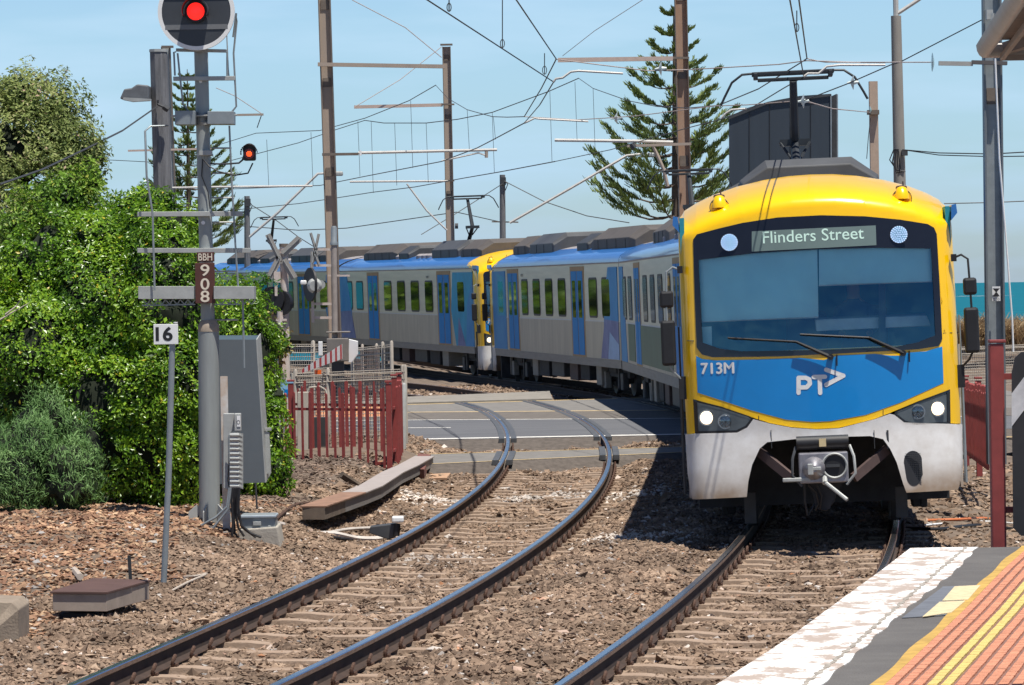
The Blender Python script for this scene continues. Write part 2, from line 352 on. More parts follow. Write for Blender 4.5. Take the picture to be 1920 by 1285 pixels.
# flangeway strips beside the rails through the crossing
M['flange'] = mat('flangeway_steel', (.10, .105, .11), .6, .3, .3, 8)
def flangeway(fx, label):
    mb = MB(); root = thing('flangeway_panel', label, 'rail panel', (float(fx(66)), 66, -.2))
    for s_, w in ((-1, .10), (1, .10)):
        for (la, lb) in ((LN['R0'], LN['C1']), (LN['A0'], LN['A1'])):
            x0 = float(fx(66)); ya = at_x(la, x0); yb = at_x(lb, x0); ys_ = np.arange(ya-.4, yb+.4, .8)
            pts = []
            for y in ys_:
                x = float(fx(y)); d = float(fx(y+.2)-fx(y-.2))/.4; N = Vector((1, -d, 0)).normalized(); z = float(zt(y))
                pts.append((Vector((x, y, z))+N*s_*.06, Vector((x, y, z))+N*s_*(.06+w)))
            for (a0, b0), (a1, b1) in zip(pts[:-1], pts[1:]):
                mb.prism([a0+Vector((0, 0, -.001)), b0+Vector((0, 0, -.001)), b1+Vector((0, 0, -.001)), a1+Vector((0, 0, -.001))], (0, 0, -.08))
            if mb.v: mb.build('steel_strip', M['flange'], root); mb = MB()
flangeway(XL1, 'dark steel strips along the left rail of the left track in the crossing')
flangeway(XR1, 'dark steel strips along the right rail of the left track in the crossing')
flangeway(XL2, 'dark steel strips along the left rail of the right track in the shaded crossing')
# ---------------------------------------------------------------- sleepers with clips
M['sleeper'] = mat('stained_concrete_sleeper', (.25, .17, .115), .9, 0, .2, 5, .3, 50, col2=(.36, .27, .20))
def sleeper_mesh():
    me = MB(); secs = [(-1.25, 0), (-1.05, 0), (-.55, 0), (-.35, -.02), (.35, -.02), (.55, 0), (1.05, 0), (1.25, 0)]
    for x, dz in secs:
        for (y, z) in ((-.135, -.2), (-.105, dz), (.105, dz), (.135, -.2)): me.v.append(Vector((x, y, z)))
    n = 4
    for i in range(len(secs)-1):
        for j in range(n): me.f.append((i*n+j, i*n+(j+1) % n, (i+1)*n+(j+1) % n, (i+1)*n+j)); me.m.append(0)
    me.f += [(0, 1, 2, 3), (28, 29, 30, 31)]; me.m += [0, 0]; return me
def clip_mb(s):
    pts = []
    for i in range(11):
        a = math.pi*(1.35*i/10-.15); pts.append((s*(.055+.03*i/10+.02*math.sin(a)), (.06*math.cos(a)), .038+.05*math.sin(a)))
    mb = MB().tube(pts, .0145, 5); mb.box((s*.085, 0, .012), (.05, .075, .024)); mb.box((s*.05, 0, .018), (.05, .05, .012)); return mb
sl0 = sleeper_mesh().build('sleeper', M['sleeper']); cm = {s: clip_mb(s).build('rail_clip', M['rust'], smooth=True) for s in (-1, 1)}
first = True
def place_sleeper(fxl, fxr, y, label, group):
    xl, xr_ = float(fxl(y)), float(fxr(y)); d = float(fxl(y+.3)-fxl(y-.3))/.6; a = -math.atan(d)
    # perpendicular to the track
    xm = (xl+xr_)/2; o = sl0.copy(); SC.collection.objects.link(o); z = float(zt(y))-.178
    o.location = (xm, y, z); o.rotation_euler = (0, 0, a); props(o, label, 'sleeper', group)
    g_ = abs(xr_-xl)/2*math.cos(a)
    for sx in (-g_, g_):
        for s in (-1, 1):
            c = cm[s].copy(); SC.collection.objects.link(c); c.parent = o; c.location = (sx, 0, 0)
ysl = 24.2
while ysl < 70.5:
    x0 = float(c1(ysl))
    if not (at_x(LN['A0'], x0)-.3 < ysl < at_x(LN['A1'], x0)+.3):
        place_sleeper(XL1, XR1, ysl, 'stained concrete sleeper under the left track, half buried in ballast', 'sleepers of the left track')
    ysl += .685
ysl = float(at_x(LN['D1'], c1(88)))+.6
while ysl < 101:
    place_sleeper(XL1, XR1, ysl, 'stained concrete sleeper under the left track beyond the level crossing', 'sleepers of the left track beyond the crossing'); ysl += .685
ysl = 24.4
while ysl < 45:
    place_sleeper(XL2, XR2, ysl, 'stained concrete sleeper under the right track in front of the train', 'sleepers of the right track'); ysl += .685
for o_ in [sl0]+list(cm.values()): bpy.data.objects.remove(o_)
# ---------------------------------------------------------------- platform
PZ = 1.1
def pl(pts, z=PZ, ext=7.5):
    w = [G(x, y, z) for x, y in pts]; a, b = w[-2], w[-1]; t = (b.y-ext)/(a.y-b.y); w.append(b+(b-a)*t); return w
E0 = pl([(1707,1029),(1652,1071),(1593,1114),(1477,1199),(1360,1275)])
E1 = pl([(1832,1028),(1789,1074),(1710,1135),(1669,1170),(1602,1231),(1541,1284)])
EG = pl([(1811,1029),(1739,1091),(1666,1155),(1593,1220),(1523,1275)])
E2 = pl([(1909,1030),(1865,1068),(1783,1150),(1710,1217),(1640,1281)])
def xat(e, y):
    for a, b in zip(e[:-1], e[1:]):
        if b.y <= y <= a.y: return a.x+(b.x-a.x)*(y-a.y)/(b.y-a.y)
    a, b = (e[0], e[1]) if y > e[0].y else (e[-2], e[-1]); return a.x+(b.x-a.x)*(y-a.y)/(b.y-a.y)
YEND = E0[0].y; PY = np.linspace(YEND, 7.5, 60)
def ribbon(name, fa, fb, z, m, root=None, y0=None, y1=None, thick=0.004, n=60, **k):
    ys_ = np.linspace(y0 if y0 else YEND, y1 if y1 else 7.5, n); mb = MB()
    for y in ys_:
        a, b = fa(y), fb(y); mb.v += [Vector((a, y, z-thick)), Vector((a, y, z)), Vector((b, y, z)), Vector((b, y, z-thick))]
    for i in range(n-1):
        for j in range(3): mb.f.append((i*4+j, i*4+j+1, i*4+j+5, i*4+j+4)); mb.m.append(0)
    mb.f += [(0, 1, 2, 3), ((n-1)*4, (n-1)*4+1, (n-1)*4+2, (n-1)*4+3)]; mb.m += [0, 0]
    return mb.build(name, m, root, **k)
M['plat'] = mat('platform_asphalt', (.135, .127, .118), .9, 0, .3, 3, .5, 120, col2=(.09, .084, .08))
M['platface'] = mat('platform_face', (.22, .18, .15), .9, 0, .3, 3, .4, 30)
M['flaky'] = mat('flaking_white_paint', (.74, .73, .70), .75, 0, .3, 5)
# flaking paint: dark concrete shows through in streaks
fm = M['flaky']; rr = [x for x in fm.node_tree.nodes if x.type == 'VALTORGB'][0]; el = rr.color_ramp.elements
el[0].position = .455; el[0].color = (.38, .31, .26, 1); el[1].position = .53; el[1].color = (.80, .79, .76, 1)
nzn = [x for x in fm.node_tree.nodes if x.type == 'TEX_NOISE'][0]; nzn.inputs['Scale'].default_value = 4.2; nzn.inputs['Detail'].default_value = 9; nzn.inputs['Roughness'].default_value = .72
mpn = fm.node_tree.nodes.new('ShaderNodeMapping'); mpn.inputs['Scale'].default_value = (1.5, 1.1, 1); fm.node_tree.links.new([x for x in fm.node_tree.nodes if x.type == 'TEX_COORD'][0].outputs['Object'], mpn.inputs[0]); fm.node_tree.links.new(mpn.outputs[0], nzn.inputs['Vector'])
plat = ribbon('platform', lambda y: xat(E0, y)+.002, lambda y: 7.5, PZ, M['plat'], thick=1.6); props(plat, kind='structure')
o = ribbon('platform_edge_marking', lambda y: xat(E0, y), lambda y: xat(E1, y)+.008*math.sin(y*9), PZ+.004, M['flaky'], thick=.06, n=140); props(o, kind='structure')
M['groove'] = mat('dirty_joint', (.16, .13, .10), .95, 0, .4, 20, col2=(.45, .42, .37))
o = ribbon('platform_joint', lambda y: xat(EG, y)-.012+.006*math.sin(y*23)+.004*math.sin(y*61), lambda y: xat(EG, y)+.006+.006*math.sin(y*31+1), PZ+.0065, M['groove'], thick=.002, n=260); props(o, kind='structure')
M['ty'] = mat('mustard_line_paint', (.46, .29, .07), .85, 0, .25, 9)
M['tor'] = mat('orange_tactile', (.56, .235, .135), .8, 0, .2, 10, .5, 90)
M['tye'] = mat('yellow_tactile', (.62, .47, .15), .8, 0, .12, 10, .5, 90)
M['tbase'] = mat('tactile_base', (.20, .11, .09), .9, 0, .2, 10)
tp = thing('tactile_paving', 'orange and yellow ribbed tactile paving along the platform', 'tactile paving', (xat(E2, 14), 14, PZ))
ribbon('base_mat', lambda y: xat(E2, y)+.05, lambda y: xat(E2, y)+1.1, PZ+.004, M['tbase'], tp)
ribbon('border_line', lambda y: xat(E2, y)+.008*math.sin(y*4), lambda y: xat(E2, y)+.05, PZ+.006, M['ty'], tp, thick=.005)
def rib(o0, w, m):
    mb = MB(); y = YEND-.02
    while y > 10:
        L = .047; a0, a1 = xat(E2, y)+o0, xat(E2, y-L)+o0; z = PZ+.004
        j = random.uniform(-.0012, .0012)
        mb.prism([(a0+j, y, z), (a0+w+j, y, z), (a1+w+j, y-L, z), (a1+j, y-L, z)], (0, 0, .008+random.uniform(0, .001))); y -= L+.004
    return mb.build('rib', m, tp)
for k in range(18):
    rib(.058+k*.0525, .036, M['tye'] if k in (3, 4) else M['tor'])
M['patch'] = mat('blue_grey_patch_paint', (.13, .14, .16), .85, 0, .2, 8)
def decal(name, pts, z, m, label=None, cat=None):
    mb = MB(); mb.prism([G(x, y, z) for x, y in pts], (0, 0, -.003)); o = mb.build(name, m); return o
q = lambda x, y: (1360+x/3.43, 960+y/3.43)
props(decal('repair_patch', [q(1400, 480), q(1650, 470), q(1460, 660), q(1135, 680)], PZ+.005, M['patch']), kind='structure')
M['pad'] = mat('worn_yellow_pad', (.58, .48, .29), .85, 0, .2, 25)
for a in ([(1475, 478), (1642, 470), (1560, 563), (1395, 570)], [(1378, 578), (1545, 570), (1455, 645), (1268, 673)]):
    props(decal('painted_marking', [q(*t) for t in a], PZ+.009, M['pad']), kind='structure')
# ---------------------------------------------------------------- loose stones
M['rock'] = attr_mat('ballast_stone', [(0, (.10, .068, .047)), (.3, (.19, .13, .09)), (.6, (.265, .185, .128)), (.84, (.35, .255, .18)), (.9, (.25, .235, .225)), (.945, (.56, .50, .44)), (1, (.36, .17, .085))], noise=1.1)
M['mulch'] = attr_mat('bank_stone', [(0, (.10, .06, .042)), (.3, (.22, .12, .075)), (.55, (.34, .20, .12)), (.75, (.45, .31, .19)), (.9, (.22, .21, .21)), (1, (.50, .46, .41))], noise=.8)
def rocks(name, n, xr, yr, size, accept, m, white=None, flat=.6, lift=.0):
    X = RNG.uniform(*xr, n); Y = RNG.uniform(*yr, n); k = accept(X, Y); X, Y = X[k], Y[k]; n = len(X)
    Z = ground_h(X, Y)+lift+RNG.uniform(-.008, .016, n)
    base = np.array([(1, 0, 0), (0, 1, 0), (-1, 0, 0), (0, -1, 0), (0, 0, 1), (0, 0, -1)], float)
    V = base[None]+RNG.normal(0, .28, (n, 6, 3)); sc = size*RNG.lognormal(0, .32, (n, 1, 1))*.5
    V = V*sc*np.stack([RNG.uniform(.7, 1.3, n), RNG.uniform(.7, 1.3, n), RNG.uniform(flat*.6, flat*1.3, n)], -1)[:, None]
    ang = RNG.uniform(0, 6.28, n); ca, sa = np.cos(ang)[:, None], np.sin(ang)[:, None]
    tl = RNG.normal(0, .35, n)[:, None]
    x, y, z = V[..., 0], V[..., 1], V[..., 2]; x, z = x*np.cos(tl)-z*np.sin(tl), x*np.sin(tl)+z*np.cos(tl)
    V = np.stack([x*ca-y*sa+X[:, None], x*sa+y*ca+Y[:, None], z+Z[:, None]], -1)
    f = np.array([(0, 1, 4), (1, 2, 4), (2, 3, 4), (3, 0, 4), (1, 0, 5), (2, 1, 5), (3, 2, 5), (0, 3, 5)])
    Fc = (np.arange(n)[:, None, None]*6+f[None]).reshape(-1, 3); r = RNG.beta(2.2, 2.2, n)*.90
    r = np.where(RNG.uniform(size=n) < .03, RNG.uniform(.9, 1, n), r)
    if white is not None: wm = white(X, Y) > RNG.uniform(size=n); r = np.where(wm, RNG.uniform(.93, .955, n), r)
    o = mesh_np(name, V.reshape(-1, 3), Fc, m, attr=np.repeat(r, 8)); return o
def vis(X, Y, mrg=60):
    px = CX+X/Y*FPX; return (px > -mrg) & (px < 1920+mrg)
def free(X, Y):
    ok = vis(X, Y) & ~((Y > at_x(LN['A0'], X)-.05) & (Y < at_x(LN['A1'], X)+.05)) & ~((Y > at_x(LN['R0'], X)-.05) & (Y < at_x(LN['D1'], X)+.1))
    for f in (XL1, XR1, XL2, XR2): ok &= np.abs(X-f(Y)) > .105
    ok &= ~((Y < YEND+.1) & (X > np.interp(Y, [e.y for e in E0][::-1], [e.x for e in E0][::-1])-.05))
    return ok
def sleeper_bare(X, Y):
    # stones lie thinner on top of the sleepers
    ph = np.mod(Y-24.2, .685); s = (ph < .13) | (ph > .555); inn = (np.abs(X-c1(Y)) < 1.25)
    ph2 = np.mod(Y-24.4, .685); s2 = (ph2 < .13) | (ph2 > .555); inn2 = (np.abs(X-c2(Y)) < 1.25)
    return ~(((s & inn) | (s2 & inn2)) & (RNG.uniform(size=len(X)) < .66))
def wht(X, Y):
    a = G(820, 925, -.2).y; b = G(900, 905, -.2).y
    band = np.exp(-((Y-(a+b)/2-.6*np.sin(X*3))/.9)**2)*(X > -1.6)*(X < 2.2)*.8
    sp_ = np.exp(-(((X-1.35)/.5)**2+((Y-43.2)/.9)**2))*.7+np.exp(-(((X+.9)/.5)**2+((Y-41.5)/.7)**2))*.6
    return np.maximum(band, sp_)
bank = lambda X, Y: (c1(Y)-1.25-X) > 1.5+.35*np.sin(Y*1.3)+.2*np.sin(Y*3.1)
o = rocks('ballast', 220000, (-5, 5), (24, 47), .047, lambda X, Y: free(X, Y) & sleeper_bare(X, Y) & ~bank(X, Y), M['rock'], white=wht); props(o, kind='stuff', label='brown and grey crushed stone ballast around the near tracks', cat='ballast')
o = rocks('ballast', 90000, (-5.5, 5), (47, 70), .056, lambda X, Y: free(X, Y) & sleeper_bare(X, Y) & ~bank(X, Y), M['rock'], white=wht); props(o, kind='stuff', label='crushed stone ballast between the near tracks and the level crossing', cat='ballast')
o = rocks('ballast', 30000, (-6, 5), (84, 108), .085, lambda X, Y: free(X, Y), M['rock']); props(o, kind='stuff', label='crushed stone ballast beyond the level crossing', cat='ballast')
M['mulch2'] = attr_mat('brown_bank_soil', [(0, (.07, .05, .04)), (.4, (.15, .105, .08)), (.75, (.24, .18, .135)), (.9, (.30, .17, .10)), (1, (.40, .36, .32))], noise=.8)
o = rocks('bank_rubble', 34000, (-6.5, 0), (45.5, 66), .055, lambda X, Y: free(X, Y) & bank(X, Y), M['mulch2'], flat=.45); props(o, kind='stuff', label='dark grey brown mulch on the bank near the red fence', cat='rubble')
o = rocks('bank_rubble', 75000, (-6.5, 0), (26, 46.5), .052, lambda X, Y: free(X, Y) & bank(X, Y), M['mulch'], flat=.45); props(o, kind='stuff', label='orange and brown rubble and bark on the bank below the shrubs', cat='rubble')
o = rocks('rubble', 22000, (3.5, 12), (30, 62), .07, lambda X, Y: free(X, Y) & (X > c2(Y)+1.1), M['rock']); props(o, kind='stuff', label='brown stones between the train and the red fence on the right', cat='rubble')

M['orangepath'] = mat('orange_safety_path', (.50, .22, .10), .9, 0, .15, 6)
mb = MB(); mb.prism([GT(560, 783, -.004), GT(732, 781, -.004), GT(728, 760, -.004), GT(575, 762, -.004)], (0, 0, -.003)); props(mb.build('painted_path', M['orangepath']), kind='structure')
# ---------------------------------------------------------------- trains
M['yellow'] = mat('yellow_gloss_paint', (.93, .54, .0), .28, 0, .03, 3, coat=.5)
M['blue'] = mat('blue_gloss_paint', (.0, .225, .60), .35, 0, .05, 3, coat=.3)
M['bluer'] = mat('blue_roof_edge', (.02, .15, .45), .32, .0, .08, 2, coat=.4)
M['doorblue'] = mat('door_blue', (.0, .20, .55), .5, 0, .06, 3, spec=.15)
M['doorframe'] = mat('door_frame_gold', (.33, .22, .10), .6, 0, .15, 5)
M['roofgrey'] = mat('roof_grey', (.27, .25, .25), .7, 0, .12, 3)
M['pod'] = mat('roof_pod_grey', (.075, .078, .082), .6, .1, .15, 3)
M['podb'] = mat('roof_pod_brown', (.10, .088, .078), .7, .1, .15, 3)
M['apron'] = mat('grubby_white_apron', (.72, .71, .69), .5, 0, .1, 4.5, col2=(.56, .53, .49))
# dirt gathers on the lower apron in a stain
am = M['apron']; n_, l_ = am.node_tree.nodes, am.node_tree.links; bs_ = n_['Principled BSDF']
t_ = n_.new('ShaderNodeTexCoord'); sx_ = n_.new('ShaderNodeSeparateXYZ'); mr_ = n_.new('ShaderNodeMapRange'); mr_.inputs['From Min'].default_value = .25; mr_.inputs['From Max'].default_value = .60; mr_.inputs['To Min'].default_value = 1.9; mr_.inputs['To Max'].default_value = 0
nn_ = n_.new('ShaderNodeTexNoise'); nn_.inputs['Scale'].default_value = 3.5; nn_.inputs['Detail'].default_value = 8; mm_ = n_.new('ShaderNodeMath'); mm_.operation = 'MULTIPLY'
mx_ = n_.new('ShaderNodeMix'); mx_.data_type = 'RGBA'; mx_.inputs[7].default_value = (.26, .19, .13, 1); old_ = bs_.inputs['Base Color'].links[0].from_socket
l_.new(t_.outputs['Object'], sx_.inputs[0]); l_.new(sx_.outputs[2], mr_.inputs[0]); l_.new(t_.outputs['Object'], nn_.inputs['Vector']); l_.new(mr_.outputs[0], mm_.inputs[0]); l_.new(nn_.outputs[0], mm_.inputs[1])
l_.new(mm_.outputs[0], mx_.inputs[0]); l_.new(old_, mx_.inputs[6]); l_.new(mx_.outputs[2], bs_.inputs['Base Color'])
M['blackgl'] = mat('black_window_surround', (.012, .014, .02), .12, 0, .1)
M['win'] = mat('dark_side_glass', (.012, .022, .016), .05, 0, .3, 2, spec=.9)
M['winf'] = mat('window_rubber', (.03, .03, .03), .6)
M['cabdark'] = mat('cab_interior_navy', (.015, .27, .36), .7, 0, .2, 2)
M['blind'] = mat('sun_blind_grey', (.78, .95, .92), .8, 0, .06, 2)
M['glass'] = glass_mat('windscreen_glass', (.88, 1.0, .98), .10, (.40, .85, 1.0))
M['lampg'] = glass_mat('lamp_cover_glass', (.8, .85, .88), .06)
M['lampin'] = mat('lamp_housing_grey', (.12, .14, .15), .35, .4, .2)
M['lampon'] = mat('lit_headlamp', (1, .80, .55), .4, 0, .0, emit=1.3)
M['led'] = mat('lit_white_led', (.55, .68, .95), .4, 0, .0, emit=.75)
M['chrome'] = mat('lamp_reflector', (.45, .46, .48), .2, .8, .1)
M['cplr'] = mat('coupler_steel', (.30, .29, .31), .4, .6, .25, 12)
M['brown'] = mat('brown_brace_paint', (.085, .055, .05), .7, 0, .2)
M['disp'] = mat('display_panel_green', (.13, .18, .17), .4, 0, .05)
M['dispt'] = mat('display_lettering', (.45, .62, .54), .5, emit=.15)
M['ribbed'] = mat('ribbed_lower_sheet', (.44, .40, .315), .5, .15, .16, 1.2, stretch=(1, 2.2, .5))
_m = M['ribbed']; _n, _l = _m.node_tree.nodes, _m.node_tree.links; _t = _n.new('ShaderNodeTexCoord'); _w = _n.new('ShaderNodeTexWave'); _w.bands_direction = 'Y'; _w.inputs['Scale'].default_value = 2.2; _b = _n.new('ShaderNodeBump'); _b.inputs['Strength'].default_value = .5; _b.inputs['Distance'].default_value = .02
_l.new(_t.outputs['Object'], _w.inputs[0]); _l.new(_w.outputs[0], _b.inputs['Height']); _l.new(_b.outputs[0], _n['Principled BSDF'].inputs['Normal'])
M['lightskirt'] = mat('skirt_grey', (.24, .225, .20), .6, .2, .15, 4, stretch=(1, .3, 3))
OUTL = [(1.50, .96), (1.51, 1.6), (1.51, 2.4), (1.505, 3.10), (1.50, 3.27), (1.49, 3.37), (1.44, 3.455), (1.30, 3.535), (1.10, 3.62), (.83, 3.70), (.52, 3.76), (.25, 3.79), (0, 3.797)]
def ztop(u):
    u = abs(u); pts = OUTL[4:]
    if u >= 1.505: return 3.10
    for (a, za), (b, zb) in zip(OUTL[3:-1], OUTL[4:]):
        if b <= u <= a: return za+(zb-za)*(a-u)/(a-b) if a != b else zb
    return 3.797
def FY(u, z):
    """forward surface of the cab nose (0 = foremost, positive to the rear)"""
    y = .30*(u/1.5)**2
    if z > 1.75: y += .20*((z-1.75)/1.5)**1.3
    if z < .95: y -= .09*((.95-z)/.7)
    a = b = 0.0; d = max(0.0, 1.51-abs(u)); R = .20
    if d < R: a = R*(1-math.sqrt(max(0, 1-(1-d/R)**2)))
    d = max(0.0, ztop(min(abs(u), 1.46))-z); R = .36
    if d < R and z > 2.8: b = 1.25*(1-d/R)**2.1
    return y+math.sqrt(a*a+b*b)
LC, LS_, LX0, LY0, LSC, LZ0 = math.cos(rad(2.5)), math.sin(rad(2.5)), 1538.0, 620.0, 171.0, 2.05
def L(px, py):
    dx, dy = px-LX0, py-LY0
    u, v = (LC*dx-LS_*dy)/LSC, -(LS_*dx+LC*dy)/LSC
    return u, v+LZ0
def refine(bm, step=.06):
    us = [v.co.x for v in bm.verts]; zs = [v.co.z for v in bm.verts]
    for ax, lo, hi in ((0, min(us), max(us)), (2, min(zs), max(zs))):
        k = math.ceil(lo/step)
        while k*step < hi:
            c = Vector((0, 0, 0)); c[ax] = k*step; nrm = Vector((0, 0, 0)); nrm[ax] = 1
            bmesh.ops.bisect_plane(bm, geom=bm.verts[:]+bm.edges[:]+bm.faces[:], plane_co=c, plane_no=nrm, dist=1e-5); k += 1
def panel(name, poly, m, root, off=.004, step=.06, hole=None, thick=0.0, smooth=True, extra=None, label=None):
    """a sheet that follows the nose surface; poly in (u, z)"""
    bm = bmesh.new(); pts = list(poly)
    if hole:
        # keyhole polygon: start both loops at their nearest points
        bi, bj = min(((i, j) for i in range(len(pts)) for j in range(len(hole))), key=lambda t: (pts[t[0]][0]-hole[t[1]][0])**2+(pts[t[0]][1]-hole[t[1]][1])**2)
        a = pts[bi:]+pts[:bi]; b = hole[bj:]+hole[:bj]
        ar = lambda p: sum(p[i][0]*p[(i+1) % len(p)][1]-p[(i+1) % len(p)][0]*p[i][1] for i in range(len(p)))
        if ar(a)*ar(b) > 0: b = [b[0]]+b[1:][::-1]
        pts = a+[a[0]]+b+[b[0]]
    vs = [bm.verts.new((u, 0, z)) for u, z in pts]; f = bm.faces.new(vs)
    bmesh.ops.triangulate(bm, faces=bm.faces[:], ngon_method='EAR_CLIP'); bmesh.ops.remove_doubles(bm, verts=bm.verts, dist=1e-5)
    refine(bm, step)
    for fc in bm.faces:
        if fc.normal.y > 0: fc.normal_flip()
    if thick:
        ext = bmesh.ops.extrude_face_region(bm, geom=bm.faces[:])
        tv = set(v for v in ext['geom'] if isinstance(v, bmesh.types.BMVert))
        for v in bm.verts: v.co.y = FY(v.co.x, v.co.z)-off-(thick if v in tv else 0)
        bmesh.ops.recalc_face_normals(bm, faces=bm.faces)
    else:
        for v in bm.verts: v.co.y = FY(v.co.x, v.co.z)-off
    me = bpy.data.meshes.new(name); bm.to_mesh(me); bm.free(); me.materials.append(m)
    o = bpy.data.objects.new(name, me); SC.collection.objects.link(o); o.parent = root
    if smooth:
        for p in me.polygons: p.use_smooth = True
        me.set_sharp_from_angle(angle=rad(38))
    if label: o['label'] = label
    return o
def ring_panel(name, outer, inner, m, root, off, thick=0.0, N=132, K=4):
    cx = sum(p[0] for p in inner)/len(inner); cz = sum(p[1] for p in inner)/len(inner)
    def hit(poly, t):
        dx, dz = math.cos(t), math.sin(t); best = 0
        for i in range(len(poly)):
            (x1, y1), (x2, y2) = poly[i], poly[(i+1) % len(poly)]; ex, ey = x2-x1, y2-y1; den = dx*ey-dz*ex
            if abs(den) < 1e-9: continue
            r = ((x1-cx)*ey-(y1-cz)*ex)/den; q_ = ((x1-cx)*dz-(y1-cz)*dx)/den
            if r > 0 and -1e-6 <= q_ <= 1+1e-6: best = max(best, r)
        return cx+dx*best, cz+dz*best
    ts = sorted([2*math.pi*i/N for i in range(N)]+[math.atan2(p[1]-cz, p[0]-cx) % (2*math.pi) for p in list(outer)+list(inner)])
    n = len(ts); mb = MB()
    for k in range(K+1):
        for t in ts:
            a, b = hit(outer, t), hit(inner, t); u, z = a[0]+(b[0]-a[0])*k/K, a[1]+(b[1]-a[1])*k/K; mb.v.append(Vector((u, FY(u, z)-off, z)))
    for k in range(K):
        for j in range(n): mb.f.append((k*n+j, k*n+(j+1) % n, (k+1)*n+(j+1) % n, (k+1)*n+j)); mb.m.append(0)
    if thick:
        for k, sg in ((0, 1), (K, -1)):
            b0 = len(mb.v)
            for j in range(n): v = mb.v[k*n+j]; mb.v.append(Vector((v.x, v.y+thick, v.z)))
            for j in range(n): mb.f.append((k*n+j, k*n+(j+1) % n, b0+(j+1) % n, b0+j)); mb.m.append(0)
    return mb.build(name, m, root, local=True, smooth=True)
WIN_O = [L(*p) for p in [(1301,450),(1308,440),(1350,429),(1393,419),(1459,409),(1540,405),(1622,407),(1687.5,413),(1740,421),(1752,428),(1757,440),(1762,540),(1766,636),(1759,649),(1720,655),(1589.5,662),(1459,668.5),(1338,670.5),(1318,665.6),(1308,652.5),(1304,550)]]
WIN_G = [L(*p) for p in [(1311,488),(1413,476),(1530,469),(1640,466),(1746,467),(1750,550),(1753,629),(1720,642),(1681,650),(1540,656),(1393,659),(1351,654),(1319,643),(1315,560)]]
def inside(p, poly):
    x, y = p; c = False; n = len(poly)
    for i in range(n):
        x1, y1 = poly[i]; x2, y2 = poly[(i+1) % n]
        if (y1 > y) != (y2 > y) and x < (x2-x1)*(y-y1)/(y2-y1)+x1: c = not c
    return c
BLUE = [L(*p) for p in [(1307,668),(1318,674),(1345,676.5),(1426,674),(1500,671),(1545,675),(1557,671),(1573,666),(1640,663.5),(1670,667),(1687,667),(1700,661.5),(1735,659),(1766,650),(1768.5,718),(1687.5,754),(1622,777),(1557,788.5),(1524,790),(1475,786),(1410,769),(1361,753),(1310,737)]]
LOWC = [L(*p) for p in [(1300,749),(1354,763),(1408,781),(1446,793),(1485,800),(1531,803),(1573,801),(1638,785),(1676,770),(1720,752),(1781,730)]]
HL = [[L(*p) for p in [(1302,750),(1354,762.5),(1408,780.5),(1414,785),(1403,800),(1384,810),(1305,813)]],
      [L(*p) for p in [(1781,730),(1782,793.6),(1714,797),(1694,790),(1676,775.6),(1678,771),(1720,753)]]]
def driver(R):
    V = [(.42, 1.5, 1.85), (.42, 1.48, 2.05), (.42, 1.45, 2.28), (.42, 1.42, 2.38), (.42, 1.40, 2.47), (.42, 1.38, 2.60), (.24, 1.42, 2.27), (.20, 1.25, 2.03), (.30, 1.02, 1.98), (.60, 1.42, 2.27), (.64, 1.25, 2.03), (.54, 1.02, 1.98), (.33, 1.2, 1.86), (.51, 1.2, 1.86), (.33, 1.05, 1.66), (.51, 1.05, 1.66)]
    Ed = [(0, 1), (1, 2), (2, 3), (3, 4), (4, 5), (2, 6), (6, 7), (7, 8), (2, 9), (9, 10), (10, 11), (0, 12), (0, 13), (12, 14), (13, 15)]
    rs = [.16, .15, .15, .06, .085, .08, .065, .045, .035, .065, .045, .035, .09, .09, .06, .06]
    me = bpy.data.meshes.new('driver'); me.from_pydata(V, Ed, []); o = bpy.data.objects.new('driver_body', me); SC.collection.objects.link(o)
    sk = o.modifiers.new('skin', 'SKIN'); o.modifiers.new('sub', 'SUBSURF').levels = 1
    for i, r in enumerate(rs): me.skin_vertices[0].data[i].radius = (r, r*.75)
    me.skin_vertices[0].data[0].use_root = True
    me.materials.append(mat('driver_shirt', (.05, .08, .14), .8)); me.materials.append(mat('skin_tone', (.45, .26, .18), .6))
    bpy.context.view_layer.update(); ev = bpy.data.meshes.new_from_object(o.evaluated_get(bpy.context.evaluated_depsgraph_get())); o.modifiers.clear(); o.data = ev; o.name = 'person'
    for p in ev.polygons: p.material_index = 1 if (p.center.z > 2.36 or (p.center.y < 1.12 and p.center.z > 1.9)) else 0; p.use_smooth = True
    M0 = R.matrix_basis if False else None
    w = R.location+R.rotation_quaternion.to_matrix() @ Vector((0, 0, 0)); o.location = w; o.rotation_mode = 'QUATERNION'; o.rotation_quaternion = R.rotation_quaternion
    props(o, 'seated driver in a dark shirt dimly seen behind the '+('713M' if R.location.y < 60 else '757M')+' windscreen', 'person')
    hm_ = MB().tube([(.42, 1.39, 2.66), (.42, 1.41, 2.70), (.42, 1.42, 2.73)], [.095, .08, .03], 12).build('hair', mat('hair_brown', (.03, .02, .015), .8), None); hm_.parent = o
